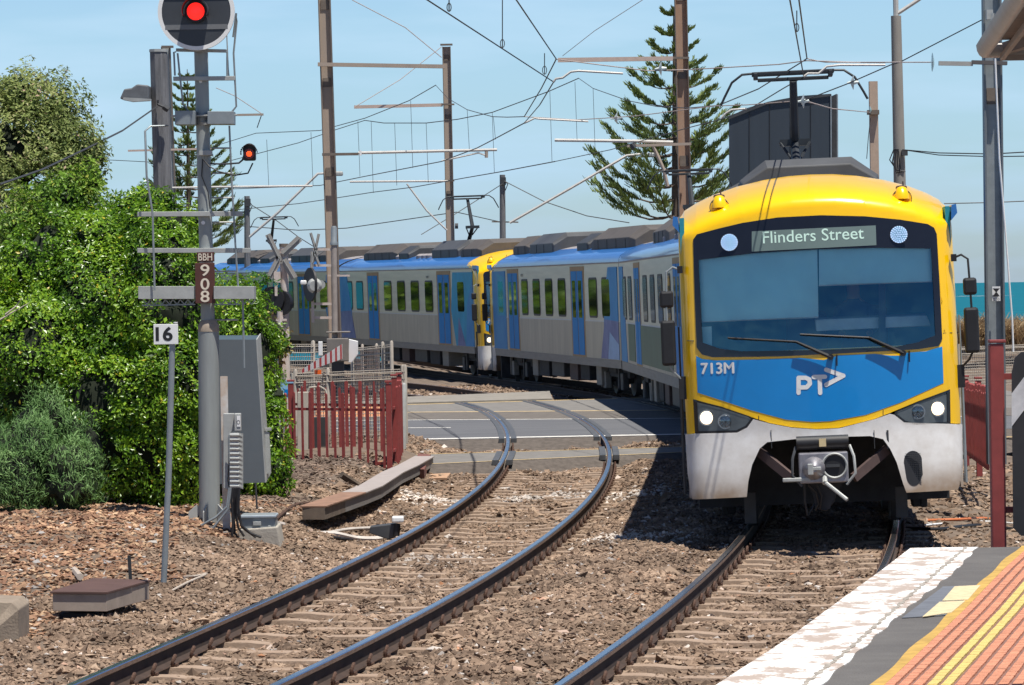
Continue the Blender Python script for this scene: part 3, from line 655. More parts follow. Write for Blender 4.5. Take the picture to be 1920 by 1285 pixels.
def cab_front(R, number, wordy=True, interior=True):
    # nose shell
    bm = bmesh.new(); half = OUTL[:]
    ring = [(u, z) for u, z in half]+[(-u, z) for u, z in half[:-1]][::-1]
    lowc = [p for p in LOWC]; ring = ring+[(-1.50, .96), (HL[0][-1][0], HL[0][-1][1]), (lowc[0][0], lowc[0][1])]+lowc[1:]+[HL[1][1]]
    dd = []; [dd.append(p) for p in ring if not dd or (abs(p[0]-dd[-1][0])+abs(p[1]-dd[-1][1])) > 1e-4]
    vs = [bm.verts.new((u, 0, z)) for u, z in dd]; bm.faces.new(vs)
    bmesh.ops.triangulate(bm, faces=bm.faces[:], ngon_method='EAR_CLIP'); refine(bm, .05)
    bmesh.ops.remove_doubles(bm, verts=bm.verts, dist=1e-5)
    kill = []
    gcx = sum(p[0] for p in WIN_O)/len(WIN_O); gcz = sum(p[1] for p in WIN_O)/len(WIN_O)
    shr = [(gcx+(u-gcx)*.975, gcz+(z-gcz)*.95) for u, z in WIN_O]
    for f in bm.faces:
        c = f.calc_center_median()
        if inside((c.x, c.z), shr): kill.append(f)
        elif f.normal.y > 0: f.normal_flip()
    bmesh.ops.delete(bm, geom=kill, context='FACES')
    oute = [e for e in bm.edges if e.is_boundary and not inside((((e.verts[0].co+e.verts[1].co)/2).x, ((e.verts[0].co+e.verts[1].co)/2).z), WIN_O) and ((e.verts[0].co+e.verts[1].co)/2).z > .9 and (abs(e.verts[0].co.x) > 1.4 or e.verts[0].co.z > 3.2)]
    for v in bm.verts: v.co.y = FY(v.co.x, v.co.z)
    ex = bmesh.ops.extrude_edge_only(bm, edges=oute)
    for v in [g_ for g_ in ex['geom'] if isinstance(g_, bmesh.types.BMVert)]: v.co.y = 1.12 if v.co.z < 3.2 else max(1.12, min(1.95, 1.12+(v.co.z-3.2)*5))
    me = bpy.data.meshes.new('cab_nose'); bmesh.ops.recalc_face_normals(bm, faces=bm.faces); bm.to_mesh(me); bm.free(); me.materials.append(M['yellow'])
    o = bpy.data.objects.new('cab_nose', me); SC.collection.objects.link(o); o.parent = R
    for p in me.polygons: p.use_smooth = True
    me.set_sharp_from_angle(angle=rad(50))
    panel('blue_panel', BLUE, M['blue'], R, .004)
    ring_panel('window_surround', WIN_O, WIN_G, M['blackgl'], R, .012, .03)
    panel('windscreen', WIN_G, M['glass'], R, .004, step=.2)
    for pts in ([(1290,640),(1303,640)], [(1768,625),(1800,624)], [(1424,779),(1424,789)], [(1655,768),(1655,778)]):
        A_, B2_ = [L(*p) for p in pts]; MB().tube([(A_[0], FY(*A_)-.001, A_[1]), ((A_[0]+B2_[0])/2, FY((A_[0]+B2_[0])/2, (A_[1]+B2_[1])/2)-.001, (A_[1]+B2_[1])/2), (B2_[0], FY(*B2_)-.001, B2_[1])], .004, 4).build('panel_seam', M['dark'], R, local=True)
    # headlamps
    for k, (poly, lamps) in enumerate(zip(HL, ([(1327, 784, .088, 1), (1362, 790.5, .082, 0)], [(1757, 766, .088, 1), (1720, 771.5, .082, 0)]))):
        h = panel('headlight', poly, M['lampin'], R, .002)
        hc = (sum(p[0] for p in poly)/len(poly), sum(p[1] for p in poly)/len(poly))
        ring_panel('cover_frame', poly, [(hc[0]+(u-hc[0])*.90, hc[1]+(z-hc[1])*.86) for u, z in poly], M['blackgl'], h, .008, K=1)
        for px, py, r, on in lamps:
            u, z = L(px, py); y = FY(u, z)-.006
            mb = MB().disc((u, y+.003, z), r, (0, -1, 0), .012, 28); mb.build('lamp_rim', M['chrome'], h, local=True, smooth=True)
            mb = MB().tube([(u, y-.010, z), (u, y-.020, z), (u, y-.028, z)], [r*.82, r*.74, r*.4], 28); mb.build('lamp_lens', M['lampon'] if on else M['lampg'], h, local=True, smooth=True)
            if not on:
                mb = MB()
                for a in range(8):
                    t = a*math.pi/4; mb.bar((u, y-.011, z), (u+r*.75*math.cos(t), y-.011, z+r*.75*math.sin(t)), .004, .004)
                mb.build('lamp_reflector', M['darkm'], h, local=True)
    # white aprons: two sides joined by a narrow bridge
    ap = [L(*p) for p in [(1283,817),(1305,814),(1384,811),(1403,801),(1414,785.5),(1446,794),(1485,801),(1531,804),(1573,802),(1638,785.5),(1668,775),(1676,777),(1694,791),(1714,798),(1782,794.6),(1806,797),(1806,870),(1800,905),(1795,917),(1698,921),(1692,905),(1680,865),(1668,840),(1655,822),(1630,816),(1590,817),(1490,822),(1440,828),(1426,840),(1412,870),(1405,900),(1402,930),(1300,937),(1291,890)]]
    ap = [(max(-1.52, min(1.52, u)), z) for u, z in ap]
    a_ = panel('apron', ap, M['apron'], R, .010, step=.07, thick=.02)
    mb = MB()
    for s in (-1, 1):
        u0 = s*1.5; pr = []
        for z in (.97, .7, .45, .27): pr.append((u0, FY(u0, z), z))
        for (x, y, z), (x2, y2, z2) in zip(pr[:-1], pr[1:]): mb.prism([(x, y, z), (x, 1.0, z), (x2*(.99), 1.0, z2), (x2, y2, z2)], (-s*.03, 0, 0))
        mb.build('apron_side', M['apron'], R, local=True); mb = MB()
    # seams and grille on the apron
    for px in (1447, 1638, 1663):
        z1 = L(px, 800)[1]-.03; u = L(px, 810)[0]
        mb = MB(); mb.box((u, FY(u, z1-.08)-.0325, z1-.10), (.007 if px != 1663 else .022, .006, .20)); mb.build('panel_seam', M['darkm'], a_, local=True)
    gr = []
    cxg, czg = L(1711, 876)
    for i in range(24):
        t = 2*math.pi*i/24; gr.append((cxg+(.10-.018*(math.sin(t) < 0))*math.cos(t), czg+(.115 if math.sin(t) > 0 else .115)*math.sin(t)+(.075 if math.sin(t) > 0 else -.075)))
    panel('grille', gr, M['black'], a_, .034, step=.1)
    mb = MB()
    for i in range(-4, 5): mb.bar((cxg+i*.021, FY(cxg, czg)-.037, czg-.17+abs(i)*.012), (cxg+i*.021, FY(cxg, czg)-.037, czg+.17-abs(i)*.012), .004, .004)
    for i in range(-8, 9): mb.bar((cxg-.085, FY(cxg, czg)-.039, czg+i*.02), (cxg+.085, FY(cxg, czg)-.039, czg+i*.02), .004, .004)
    mb.build('grille_mesh', M['darkm'], a_, local=True)
    # lettering
    def proj_text(name, vs, fs, m, off=.0075, root=R):
        bm = bmesh.new(); bv = [bm.verts.new((u, 0, z)) for u, z in vs]
        for f in fs:
            try: bm.faces.new([bv[i] for i in f])
            except ValueError: pass
        bmesh.ops.remove_doubles(bm, verts=bm.verts, dist=1e-6); bmesh.ops.triangulate(bm, faces=bm.faces[:]); refine(bm, .05)
        for v in bm.verts: v.co.y = FY(v.co.x, v.co.z)-off
        for f in bm.faces:
            if f.normal.y > 0: f.normal_flip()
        me = bpy.data.meshes.new(name); bm.to_mesh(me); bm.free(); me.materials.append(m)
        o = bpy.data.objects.new(name, me); SC.collection.objects.link(o); o.parent = root; return o
    def word(txt, x0, y0, x1, y1, cap, m, name, off=.0075, bold=0.0, root=R):
        vs, fs = text_geo(txt, 1, bold); a = min(v.x for v in vs); b = max(v.x for v in vs); y_0 = min(v.y for v in vs); y_1 = max(v.y for v in vs)
        A, B = Vector(L(x0, y0)), Vector(L(x1, y1)); U = (B-A); w = U.length; U.normalize(); V = Vector((-U.y, U.x))
        kx = w/(b-a); ky = cap/(y_1-y_0); return proj_text(name, [tuple(A+U*((v.x-a)*kx)+V*((v.y-y_0)*ky)) for v in vs], fs, m, off, root)
    for i_, (dx_, dy_) in enumerate(((0, 0), (.9, 0), (-.9, 0), (0, .7), (0, -.7))): word(number, 1317+dx_, 702+dy_, 1378+dx_, 700+dy_, .118, M['white'], 'unit_number', off=.0075+.0004*i_)
    # bare stroke logo: P, T and an arrow head
    vs, fs = [], []
    for pl_ in ([(1498,736),(1498,708),(1511,708),(1518,711),(1519,719),(1513,725.5),(1500,726)], [(1526,706.5),(1547,706)], [(1537,707),(1538,736)], [(1549,693),(1581,704),(1549,721)]):
        v2, f2 = stroke2d([L(*p) for p in pl_], .047); k = len(vs); vs += [tuple(v) for v in v2]; fs += [tuple(i+k for i in f) for f in f2]
    lg = MB()
    for i, f in enumerate(fs): lg.add([(vs[j][0], FY(vs[j][0], vs[j][1])-.0065-.0002*i, vs[j][1]) for j in f], [tuple(range(len(f)))])
    lg.build('logo', M['white'], R, local=True)
    # destination display
    dp = [L(*p) for p in [(1411,435),(1642,424),(1643,461),(1411,473)]]
    d_ = panel('destination_display', dp, M['disp'], R, .0165)
    if wordy:
        word('Flinders Street', 1432, 458, 1620, 449, .132, M['dispt'], 'lettering', .0185, .004, d_)
    # LED marker lamps
    for px, py in ((1369, 455.5), (1685, 441)):
        u, z = L(px, py); h = MB().disc((u, FY(u, z)-.046, z), .092, (0, -1, 0), .005, 28).build('marker_lamp', M['cabdark'], R, local=True)
        mb = MB(); kk = [(0, 0)]+[(r, 2*math.pi*i/n) for r, n in ((.024, 6), (.047, 12), (.068, 17), (.086, 22)) for i in range(n)]
        for r, t in kk: mb.disc((u+r*math.cos(t), FY(u, z)-.052, z+r*math.sin(t)), .0078, (0, -1, 0), .004, 8)
        mb.build('led_cluster', M['led'], h, local=True)
    # wipers
    for pts in ([(1366.6,634),(1493,640.5),(1557,669)], [(1500.6,627),(1629,633),(1692,662)]):
        a, b, c = [L(*p) for p in pts]; f = lambda p, o: (p[0], FY(*p)-o, p[1])
        mb = MB(); mb.tube([f(a, .05), f(((a[0]+b[0])/2, (a[1]+b[1])/2), .055), f(b, .05)], .011, 6); mb.tube([f(b, .07), f(c, .06)], [.012, .024], 7); mb.tube([f(c, .0), f(c, .08)], .034, 10)
        w_ = mb.build('wiper', M['black'], R, local=True, smooth=True)
        MB().tube([f((c[0]+.07, c[1]+.02), .015), f((c[0]+.065, c[1]-.10), .035)], .009, 6).build('washer_pipe', M['black'], w_, local=True)
    # yellow marker bumps on the roof dome
    for px, py in ((1350, 378), (1693, 362)):
        u, z = L(px, py); y = FY(u, z-.05)-.03
        mb = MB(); mb.tube([(u, FY(u, z-.06)+.03, z-.062), (u, FY(u, z-.06)-.004, z-.066)], [.112, .110], 26); MB().tube([(u, FY(u, z-.06)+.03, z-.06), (u, FY(u, z-.06)-.008, z-.062)], [.104, .102], 26).build('horn_flange', M['yellow'], R, local=True); h = mb.build('horn_base', M['darkm'], R, local=True, smooth=True)
        mb = MB(); mb.tube([(u, y-.015, z-.07), (u, y-.012, z-.03), (u, y+.02, z+.02), (u, y+.04, z+.05)], [.085, .082, .068, .056], 20); mb.build('horn_housing', M['yellow'], h, local=True, smooth=True)
        mb = MB(); mb.tube([(u, y+.04, z+.05), (u, y+.045, z+.07)], .062, 16); mb.tube([(u+.02, y+.05, z+.06), (u+.02, y+.05, z+.13)], .009, 6); mb.build('horn_cap', M['brown'], h, local=True)
    # blue end fins
    for s in (-1, 1):
        z = 3.26
        MB().prism([(s*1.49, .42, z-.07), (s*1.56, .42, z+.01), (s*1.55, .42, z+.11), (s*1.50, .42, z+.10)] if s > 0 else [(s*1.49, .42, z-.07), (s*1.50, .42, z+.10), (s*1.55, .42, z+.11), (s*1.56, .42, z+.01)], (0, .55, 0)).build('roof_band_fin', M['bluer'], R, local=True)
    # mirrors
    for s in (-1, 1):
        zt_, x = 2.78, 1.50*s
        mb = MB(); xo = s*1.66
        mb.tube([(x, .42, zt_+.0), (s*1.58, .40, zt_+.03), (s*1.65, .38, zt_-.02), (xo, .36, zt_-.3), (xo+s*.02, .36, zt_-1.0), (s*1.62, .38, zt_-1.12), (s*1.52, .42, zt_-1.22)], .013, 7); mr = mb.build('mirror_arm', M['galv'] if s < 0 else M['black'], R, local=True, smooth=True)
        MB().box((xo, .37, zt_-.32), (.15, .06, .19)).build('mirror', M['black'], mr, local=True, bevel=.03); MB().box((xo, .37, zt_-.80), (.16, .08, .50)).build('mirror', M['black'], mr, local=True, bevel=.03)
        MB().box((s*1.52, .45, zt_-1.30), (.09, .10, .25)).build('mirror_bracket', M['black'], mr, local=True); MB().box((s*1.50, .43, zt_), (.06, .06, .08)).build('mirror_bracket', M['black'], mr, local=True)
        mb = MB(); mb.tube([(s*1.545, .62, 1.0), (s*1.545, .62, 2.15)], .012, 6); mb.tube([(s*1.55, .70, .3), (s*1.55, .70, 1.4)], .02, 6); mb.build('grab_rail', M['galv'] if s > 0 else M['darkm'], R, local=True)
    # coupler
    cz = L(1543, 872)[1]; y0 = -.42; u0 = L(1543, 872)[0]
    cp_ = MB().box((u0, y0+.12, cz), (.53, .24, .33)).build('coupler', M['cplr'], R, local=True, bevel=.015)
    u1, z1 = L(1525, 873); MB().tube([(u1, y0, z1), (u1, y0-.03, z1), (u1, y0-.10, z1), (u1, y0-.14, z1)], [.125, .12, .07, .035], 24).build('coupler_cone', M['cplr'], cp_, local=True, smooth=True)
    MB().box((u1-.04, y0-.13, z1-.005), (.06, .05, .12)).box((u1+.03, y0-.125, z1), (.09, .04, .04)).build('coupler_hook', M['galvl'], cp_, local=True, bevel=.008)
    u2, z2 = L(1563, 868)
    mb = MB(); mb.tube([(u2+.13*math.cos(t*math.pi/14), y0-.012, z2+.13*math.sin(t*math.pi/14)) for t in range(28)]+[(u2+.13, y0-.012, z2)], .014, 6); mb.build('coupler_ring', M['galvl'], cp_, local=True, smooth=True)
    MB().disc((u2, y0-.003, z2), .122, (0, -1, 0), .004, 26).build('coupler_socket', M['black'], cp_, local=True); MB().box((u2-.02, y0-.02, z2+.0), (.15, .02, .03)).build('socket_pin', M['darkm'], cp_, local=True)
    ub, zb = L(1541, 826); MB().tube([(ub-.28, y0+.12, zb), (ub+.28, y0+.12, zb)], .075, 18).build('coupler_roll_cover', M['black'], cp_, local=True, smooth=True)
    MB().box((ub, y0+.04, zb+.0), (.075, .012, .085)).build('warning_plate', mat('pale_yellow_plate', (.62, .50, .28), .6), cp_, local=True)
    for s in (-1, 1): MB().tube([(ub+s*.29, y0+.1, zb-.04), (ub+s*.33, y0+.02, zb-.16), (ub+s*.34, y0, zb-.34), (ub+s*.24, y0+.02, zb-.46)], .016, 6).build('air_hose', M['galvl' if s > 0 else 'darkm'], cp_, local=True, smooth=True)
    ul, zl = L(1471, 897); MB().box((ul+.13, y0-.0, zl+.01), (.30, .03, .045)).build('coupler_arm', M['galvl'], cp_, local=True, bevel=.01)
    ua, za = L(1545, 898); ue, ze = L(1585, 929); MB().tube([(ua, y0-.06, za), (ue, y0-.22, ze)], .022, 8).tube([(ua, y0, za+.05), (ua, y0-.07, za-.01)], .03, 8).build('uncoupling_handle', M['galvl'], cp_, local=True, smooth=True)
    for pts in ([(1508,902),(1509,935),(1514,962),(1522,950),(1530,935),(1525,905)], [(1530,905),(1540,925),(1537,950),(1548,952),(1562,935),(1568,912),(1560,900)], [(1515,905),(1530,918),(1535,940),(1528,952)]):
        MB().tube([(L(*p)[0], y0+.12+.03*i, L(*p)[1]) for i, p in enumerate(pts)], .013, 6).build('hanging_hose', M['black'], cp_, local=True, smooth=True)
    MB().prism([(L(*p)[0], y0+.2, L(*p)[1]) for p in [(1510,900),(1580,900),(1565,925),(1555,950),(1530,950),(1525,925)]], (0, .2, 0)).build('coupler_carrier', M['dark'], cp_, local=True)
    MB().tube([(u0, y0+.2, cz), (u0, 1.6, cz+.1)], .12, 12).build('coupler_shank', M['dark'], cp_, local=True)
    MB().bar((L(1423, 845)[0], .15, L(1423, 845)[1]), (L(1484, 893)[0], -.1, L(1484, 893)[1]), .05, .10).build('brace', M['brown'], R, local=True)
    MB().bar((L(1663, 842)[0], .15, L(1663, 842)[1]), (L(1600, 893)[0], -.1, L(1600, 893)[1]), .05, .10).build('brace', M['brown'], R, local=True)
    MB().box((0, .9, .98), (2.7, 1.3, .10)).box((0, 1.45, .62), (2.8, .1, 1.05)).build('bulkhead_light_block', M['dark'], R, local=True)  # upright dark sheet added to block light under the nose
    for s in (-1, 1): MB().box((s*.84, .9, .10), (.13, .05, .34)).build('rail_guard', M['darkm'], R, local=True)
    if interior:
        MB().box((0, 2.4, 2.3), (2.9, .06, 2.2)).box((0, 1.4, 1.62), (2.9, 1.9, .06)).box((-1.46, 1.5, 2.4), (.05, 1.9, 1.9)).box((1.46, 1.5, 2.4), (.05, 1.9, 1.9)).box((0, 1.5, 3.18), (2.7, 1.9, .05)).build('cab_interior', M['cabdark'], R, local=True)
        f = lambda p, dy=.06: (L(*p)[0], FY(*L(*p))+dy, L(*p)[1])
        panel('sun_blind', [L(*p) for p in [(1300,470),(1533,460),(1535,594),(1312,604)]], M['blind'], R, -.05)
        panel('sun_blind', [L(*p) for p in [(1536,460),(1750,455),(1748,528),(1536,535)]], M['blind'], R, -.05)
        for a, b in (((1312,604), (1535,595)), ((1536,536), (1748,528))):
            MB().tube([f(a, .05), f(b, .05)], .011, 6).build('blind_rod', M['white'], R, local=True)
        MB().prism([f(p, .35) for p in [(1530,600),(1740,592),(1748,612),(1532,622)]], (0, .35, .02)).build('cab_console', mat('console_white', (.55, .6, .62), .5), R, local=True, bevel=.01)
        MB().prism([f(p, .1) for p in [(1315,614),(1336,613),(1337,655),(1316,655)]], (0, .2, 0)).build('control_box', M['blind'], R, local=True)
        MB().prism([f(p, .3) for p in [(1649,470),(1662,470),(1662,650),(1649,650)]], (0, .06, 0)).build('cab_pillar', M['black'], R, local=True)
        driver(R)
        MB().box((-.12, 1.35, 1.95), (.46, .12, .62)).box((.55, 1.7, 1.95), (.5, .14, .7)).build('driver_seat', M['black'], R, local=True, bevel=.05)
def side_detail(R, L_, cabfront, ads=None):
    """doors, windows and livery on both sides of a 23.4 m car; t runs from the front end"""
    t2y = lambda t: t*L_
    for s in (-1, 1):
        X = s*1.507
        def rect(y0, y1, z0, z1, d): return [(X+s*d, y0, z0), (X+s*d, y1, z0), (X+s*d, y1, z1), (X+s*d, y0, z1)]
        MB().prism(rect((1.15 if cabfront else .15), L_-.15, .935, 1.845, -.002), (s*.005, 0, 0)).build('lower_side_sheet', M['ribbed'], R, local=True)
        wins = [(.10, .145), (.30, .352), (.392, .448), (.488, .544), (.584, .64), (.80, .855), (.885, .94)] if cabfront else [(.06, .115), (.145, .20), (.30, .352), (.392, .448), (.488, .544), (.584, .64), (.80, .855), (.885, .94)]
        for a, b in wins:
            y0, y1 = t2y(a), t2y(b); r = .1
            def rr(y0, y1, z0, z1, r, d):
                pts = []
                for (cy, cz, a0) in ((y1-r, z0+r, -90), (y1-r, z1-r, 0), (y0+r, z1-r, 90), (y0+r, z0+r, 180)):
                    for k in range(4): t = rad(a0+30*k); pts.append((X+s*d, cy+r*math.cos(t), cz+r*math.sin(t)))
                return pts
            w = MB().prism(rr(y0, y1, 1.93, 2.93, .14, -.02), (s*.028, 0, 0)).build('window', M['winf'], R, local=True)
            MB().prism(rr(y0+.05, y1-.05, 1.98, 2.88, .11, -.01), (s*.024, 0, 0)).build('pane', M['win'], w, local=True)
        for a in (.229, .723):
            yc = t2y(a); d = MB().prism(rect(yc-1.02, yc+1.02, .90, 3.22, -.02), (s*.026, 0, 0)).build('door_frame', M['doorframe'], R, local=True)
            for k in (-1, 1):
                y0, y1 = sorted((yc+k*.05, yc+k*.84)); lf = MB().prism(rect(y0, y1, .98, 3.10, -.01), (s*.026, 0, 0)).build('door_leaf', M['doorblue'], d, local=True)
                ym = (y0+y1)/2; MB().prism(rect(ym-.24, ym+.24, 1.92, 2.86, -.01), (s*.030, 0, 0)).build('door_window', M['win'], d, local=True)
        MB().prism(rect(.3 if not cabfront else 1.3, L_-.3, 1.84, 1.87, -.01), (s*.014, 0, 0)).build('side_stripe', mat('pale_stripe', (.55, .56, .56), .5), R, local=True)
def livery(R, polys, L_, s=-1):
    for i, (nm, m, pts) in enumerate(polys):
        MB().prism([(s*1.506, t*L_, z) for t, z in pts], (s*(.013+.0007*i), 0, 0)).build(nm, m, R, local=True)
def train_car(front, rear, label, cab=0, number=None, cant=0.0, detail_front=False, pods=None, panto=None, zoff=(0, 0), liv=None, drop=0.0, interior=False):
    """front/rear: world points on rail level at the two ends; cab=1: cab at the front end, -1: cab at the rear"""
    f, r = Vector(front), Vector(rear)
    if cab == -1: f, r = r, f
    ax = (r-f); L_ = ax.length; yaw = math.atan2(-ax.x, ax.y); pit = math.asin(ax.z/L_)
    R = thing('train_car', label, 'train car', f, 'cars of the two coupled train units')
    R.rotation_mode = 'QUATERNION'
    yv = ax.normalized(); up0 = Vector((0, 0, 1)); xv = yv.cross(up0).normalized(); zv = xv.cross(yv)
    cc = cant if cab != -1 else -cant
    B = Matrix((xv, yv, zv)).transposed() @ Matrix.Rotation(-cc, 3, 'Y'); R.rotation_quaternion = B.to_quaternion()
    hasc = cab != 0; ys = 1.05 if hasc else .12
    prof = [(u, z) for u, z in OUTL]; prof[0] = (1.505, .93)
    prof = [(min(u*.998, 1.505), z-.004) for u, z in prof]
    ring = prof+[(-u, z) for u, z in prof[:-1]][::-1]; n = len(ring); mb = MB()
    for y in (ys, L_-.12):
        for u, z in ring: mb.v.append(Vector((u, (y if (not hasc or y > 5 or z < 3.2) else min(1.88, y+(z-3.2)*5)), z)))
    for j in range(n-1):
        zz = (ring[j][1]+ring[j+1][1])/2; uu = abs(ring[j][0]+ring[j+1][0])/2
        mb.f.append((j, j+1, n+j+1, n+j)); mb.m.append(0 if zz < 3.26 else (1 if uu > .95 else 2))
    mb.f.append((n-1, 0, n, 2*n-1)); mb.m.append(3); mb.f.append(tuple(range(n, 2*n))); mb.m.append(3)
    if not hasc: mb.f.append(tuple(range(n))[::-1]); mb.m.append(3)
    mb.build('body', [M['silver'], M['bluer'], M['roofgrey'], M['dark']], R, local=True, smooth=True)
    mb = MB()
    for s in (-1, 1): mb.box((s*1.485, (ys+L_)/2, .83), (.06, L_-ys-.3, .20))
    mb.build('skirt', M['lightskirt'], R, local=True)
    mb = MB()
    for s in (-1, 1): mb.box((s*1.508, (ys+L_)/2, 3.275), (.02, L_-ys-.2, .03))
    mb.build('gutter', M['roofgrey'], R, local=True)
    if hasc: cab_front(R, number, True, interior)
    side_detail(R, L_, hasc)
    # underframe, bogies, equipment
    MB().box((0, (L_+1.6)/2, .85), (2.5, L_-2.0, .22)).build('underframe', M['dark'], R, local=True)
    for yb in (3.3, L_-3.3):
        bg_ = MB().box((-.98, yb, .55-drop), (.14, 3.4, .22)).box((.98, yb, .55-drop), (.14, 3.4, .22)).box((0, yb, .58-drop), (2.0, .5, .3)).box((-1.0, yb, .72-drop), (.3, .9, .35)).box((1.0, yb, .72-drop), (.3, .9, .35)).build('bogie', M['dark'], R, local=True, bevel=.02)
        for dy in (-1.2, 1.2):
            for s in (-1, 1):
                MB().tube([(s*.75, yb+dy, .43-drop), (s*.87, yb+dy, .43-drop)], .43, 24).tube([(s*.87, yb+dy, .43-drop), (s*1.12, yb+dy, .43-drop)], .13, 10).build('wheel', M['darkm'], bg_, local=True)
                MB().box((s*1.08, yb+dy, .36-drop), (.16, .34, .42)).box((s*1.12, yb+dy-.45, .42-drop), (.08, .10, .52)).build('axle_box', (M['dark'] if drop > .1 else (M['lightskirt'] if dy < 0 else M['darkm'])), bg_, local=True, bevel=.02)  # near car's axle boxes darkened to stand for the shade beneath it
    for k, (y, l, h, m) in enumerate([(6.6, .9, .52, 'lightskirt'), (8.2, 1.5, .50, 'dark'), (10.4, 1.9, .46, 'darkm'), (12.9, 1.2, .5, 'brown'), (14.6, 1.3, .46, 'dark'), (16.6, .7, .55, 'lightskirt')]):
        MB().box((-.02, y, .76-h/2-drop*.7), (2.5, l, h)).build('equipment_box', M[m], R, local=True, bevel=.02)
    # roof pods
    for (y0, y1, h, m, ch, *wi) in (pods if pods else [(2.0, 5.0, .40, 'podb', .5), (5.3, 9.2, .42, 'pod', .0), (13.0, 14.6, .32, 'darkm', 0), (15.0, 21.0, .42, 'podb', .6)]):
        zb = 3.62; zt_ = zb+.12+h; w = wi[0] if wi else 1.05; mb = MB()
        pr = [(-w, zb-.05), (w, zb-.05), (w, zb+h*.62), (w*.62, zt_), (-w*.62, zt_), (-w, zb+h*.62)]
        secs = [(y0, .8), (y0+max(ch, .05), 1.0), (y1-max(ch, .05), 1.0), (y1, .8)]
        for y, k in secs:
            for u, z in pr: mb.v.append(Vector((u*(.96 if k < 1 else 1), y, zb-.05+(z-zb+.05)*k)))
        for i in range(3):
            for j in range(6): mb.f.append((i*6+j, i*6+(j+1) % 6, (i+1)*6+(j+1) % 6, (i+1)*6+j)); mb.m.append(0)
        mb.f += [(0, 1, 2, 3, 4, 5), (18, 19, 20, 21, 22, 23)]; mb.m += [0, 0]
        p_ = mb.build('roof_pod', M[m], R, local=True, bevel=.015)
        k = y0+1.2
        mb = MB()
        while k < y1-.4: mb.box((-w-.004, k, zb+h*.28), (.012, .03, h*.62)); mb.box((w+.004, k, zb+h*.28), (.012, .03, h*.62)); k += 1.25
        if mb.v: mb.build('pod_seam', M['black'], p_, local=True)
    mb = MB()
    for y in (9.9, 10.6, 11.4, 14.8): MB().tube([(-.9, y, 3.55), (-.9, y, 3.72), (-.9, y, 3.78)], [.20, .20, .10], 14).build('roof_vent', M['roofgrey'], R, local=True, smooth=True)
    if panto is not None: pantograph(R, *panto)
    if liv: livery(R, liv, L_, -1 if cab != -1 else 1)
    return R, L_
M['panto'] = mat('pantograph_steel', (.035, .04, .045), .5, .4, .2)
def pantograph(R, y, htop, flip=1):
    z0 = 3.85; zk = z0+(htop-z0)*.42; d = 1.05*flip
    p = MB().box((0, y, z0), (1.0, 1.3, .06)).tube([(-.4, y-.5, z0-.2), (-.4, y-.5, z0)], .05, 8).tube([(.4, y-.5, z0-.2), (.4, y-.5, z0)], .05, 8).tube([(.4, y+.5, z0-.2), (.4, y+.5, z0)], .05, 8).tube([(-.4, y+.5, z0-.2), (-.4, y+.5, z0)], .05, 8).build('pantograph', M['panto'], R, local=True)
    MB().tube([(0, y-d*.4, z0+.03), (0, y+d*.55, zk)], [.075, .06], 8).build('lower_arm', M['panto'], p, local=True, smooth=True)
    MB().box((0, y+d*.55, zk), (.42, .14, .09)).tube([(-.2, y+d*.5, zk), (-.05, y+d*.25, zk-.25)], .02, 6).tube([(.2, y+d*.5, zk), (.05, y+d*.25, zk-.25)], .02, 6).build('knuckle', M['panto'], p, local=True)
    MB().tube([(0, y+d*.55, zk), (0, y, htop-.10)], [.065, .05], 8).build('upper_arm', M['panto'], p, local=True, smooth=True)
    h = MB().box((0, y-.13, htop), (1.1, .05, .05)).box((0, y+.13, htop), (1.1, .05, .05)).box((0, y, htop-.08), (.95, .05, .05)).box((-.5, y, htop-.03), (.06, .34, .08)).box((.5, y, htop-.03), (.06, .34, .08)).build('collector_head', M['panto'], p, local=True, bevel=.01)
    for s in (-1, 1): MB().tube([(s*.5, y-.1, htop+.01), (s*.68, y-.1, htop), (s*.82, y-.1, htop-.10), (s*.93, y-.1, htop-.30), (s*.98, y-.1, htop-.40)], .018, 6).build('horn', M['panto'], p, local=True, smooth=True)
blA = mat('livery_deep_blue', (.0, .17, .50), .45, .0, .35, 1.2, col2=(.05, .28, .55), spec=.2); blB = mat('livery_teal', (.01, .30, .52), .45, .0, .2, 1.5, spec=.2)
blC = mat('livery_violet', (.09, .10, .28), .45, .0, .3, 1.2, col2=(.22, .26, .48), spec=.2); blD = mat('livery_pale_blue', (.20, .35, .62), .4, .1, .2, 2); grn = mat('advert_green', (.05, .105, .06), .5, 0, .2, 1.5)
orr = mat('advert_red_brown', (.24, .075, .06), .5, 0, .15, 2); pale = mat('advert_pale_text', (.33, .36, .36), .6)
LIV_CAB = [('livery_panel', blB, [(.05, .94), (.16, .94), (.185, 2.0), (.17, 3.17), (.05, 3.17)]), ('livery_panel', blA, [(.05, .94), (.10, .94), (.085, 2.2), (.05, 3.0)]), ('livery_panel', blC, [(.10, .94), (.15, .94), (.14, 1.8), (.125, 1.5)]),
           ('livery_panel', blA, [(.885, .94), (.985, .94), (.985, 3.17), (.93, 3.17), (.90, 2.2)]), ('livery_panel', blC, [(.87, .94), (.985, .94), (.985, 1.86), (.90, 1.9)])]
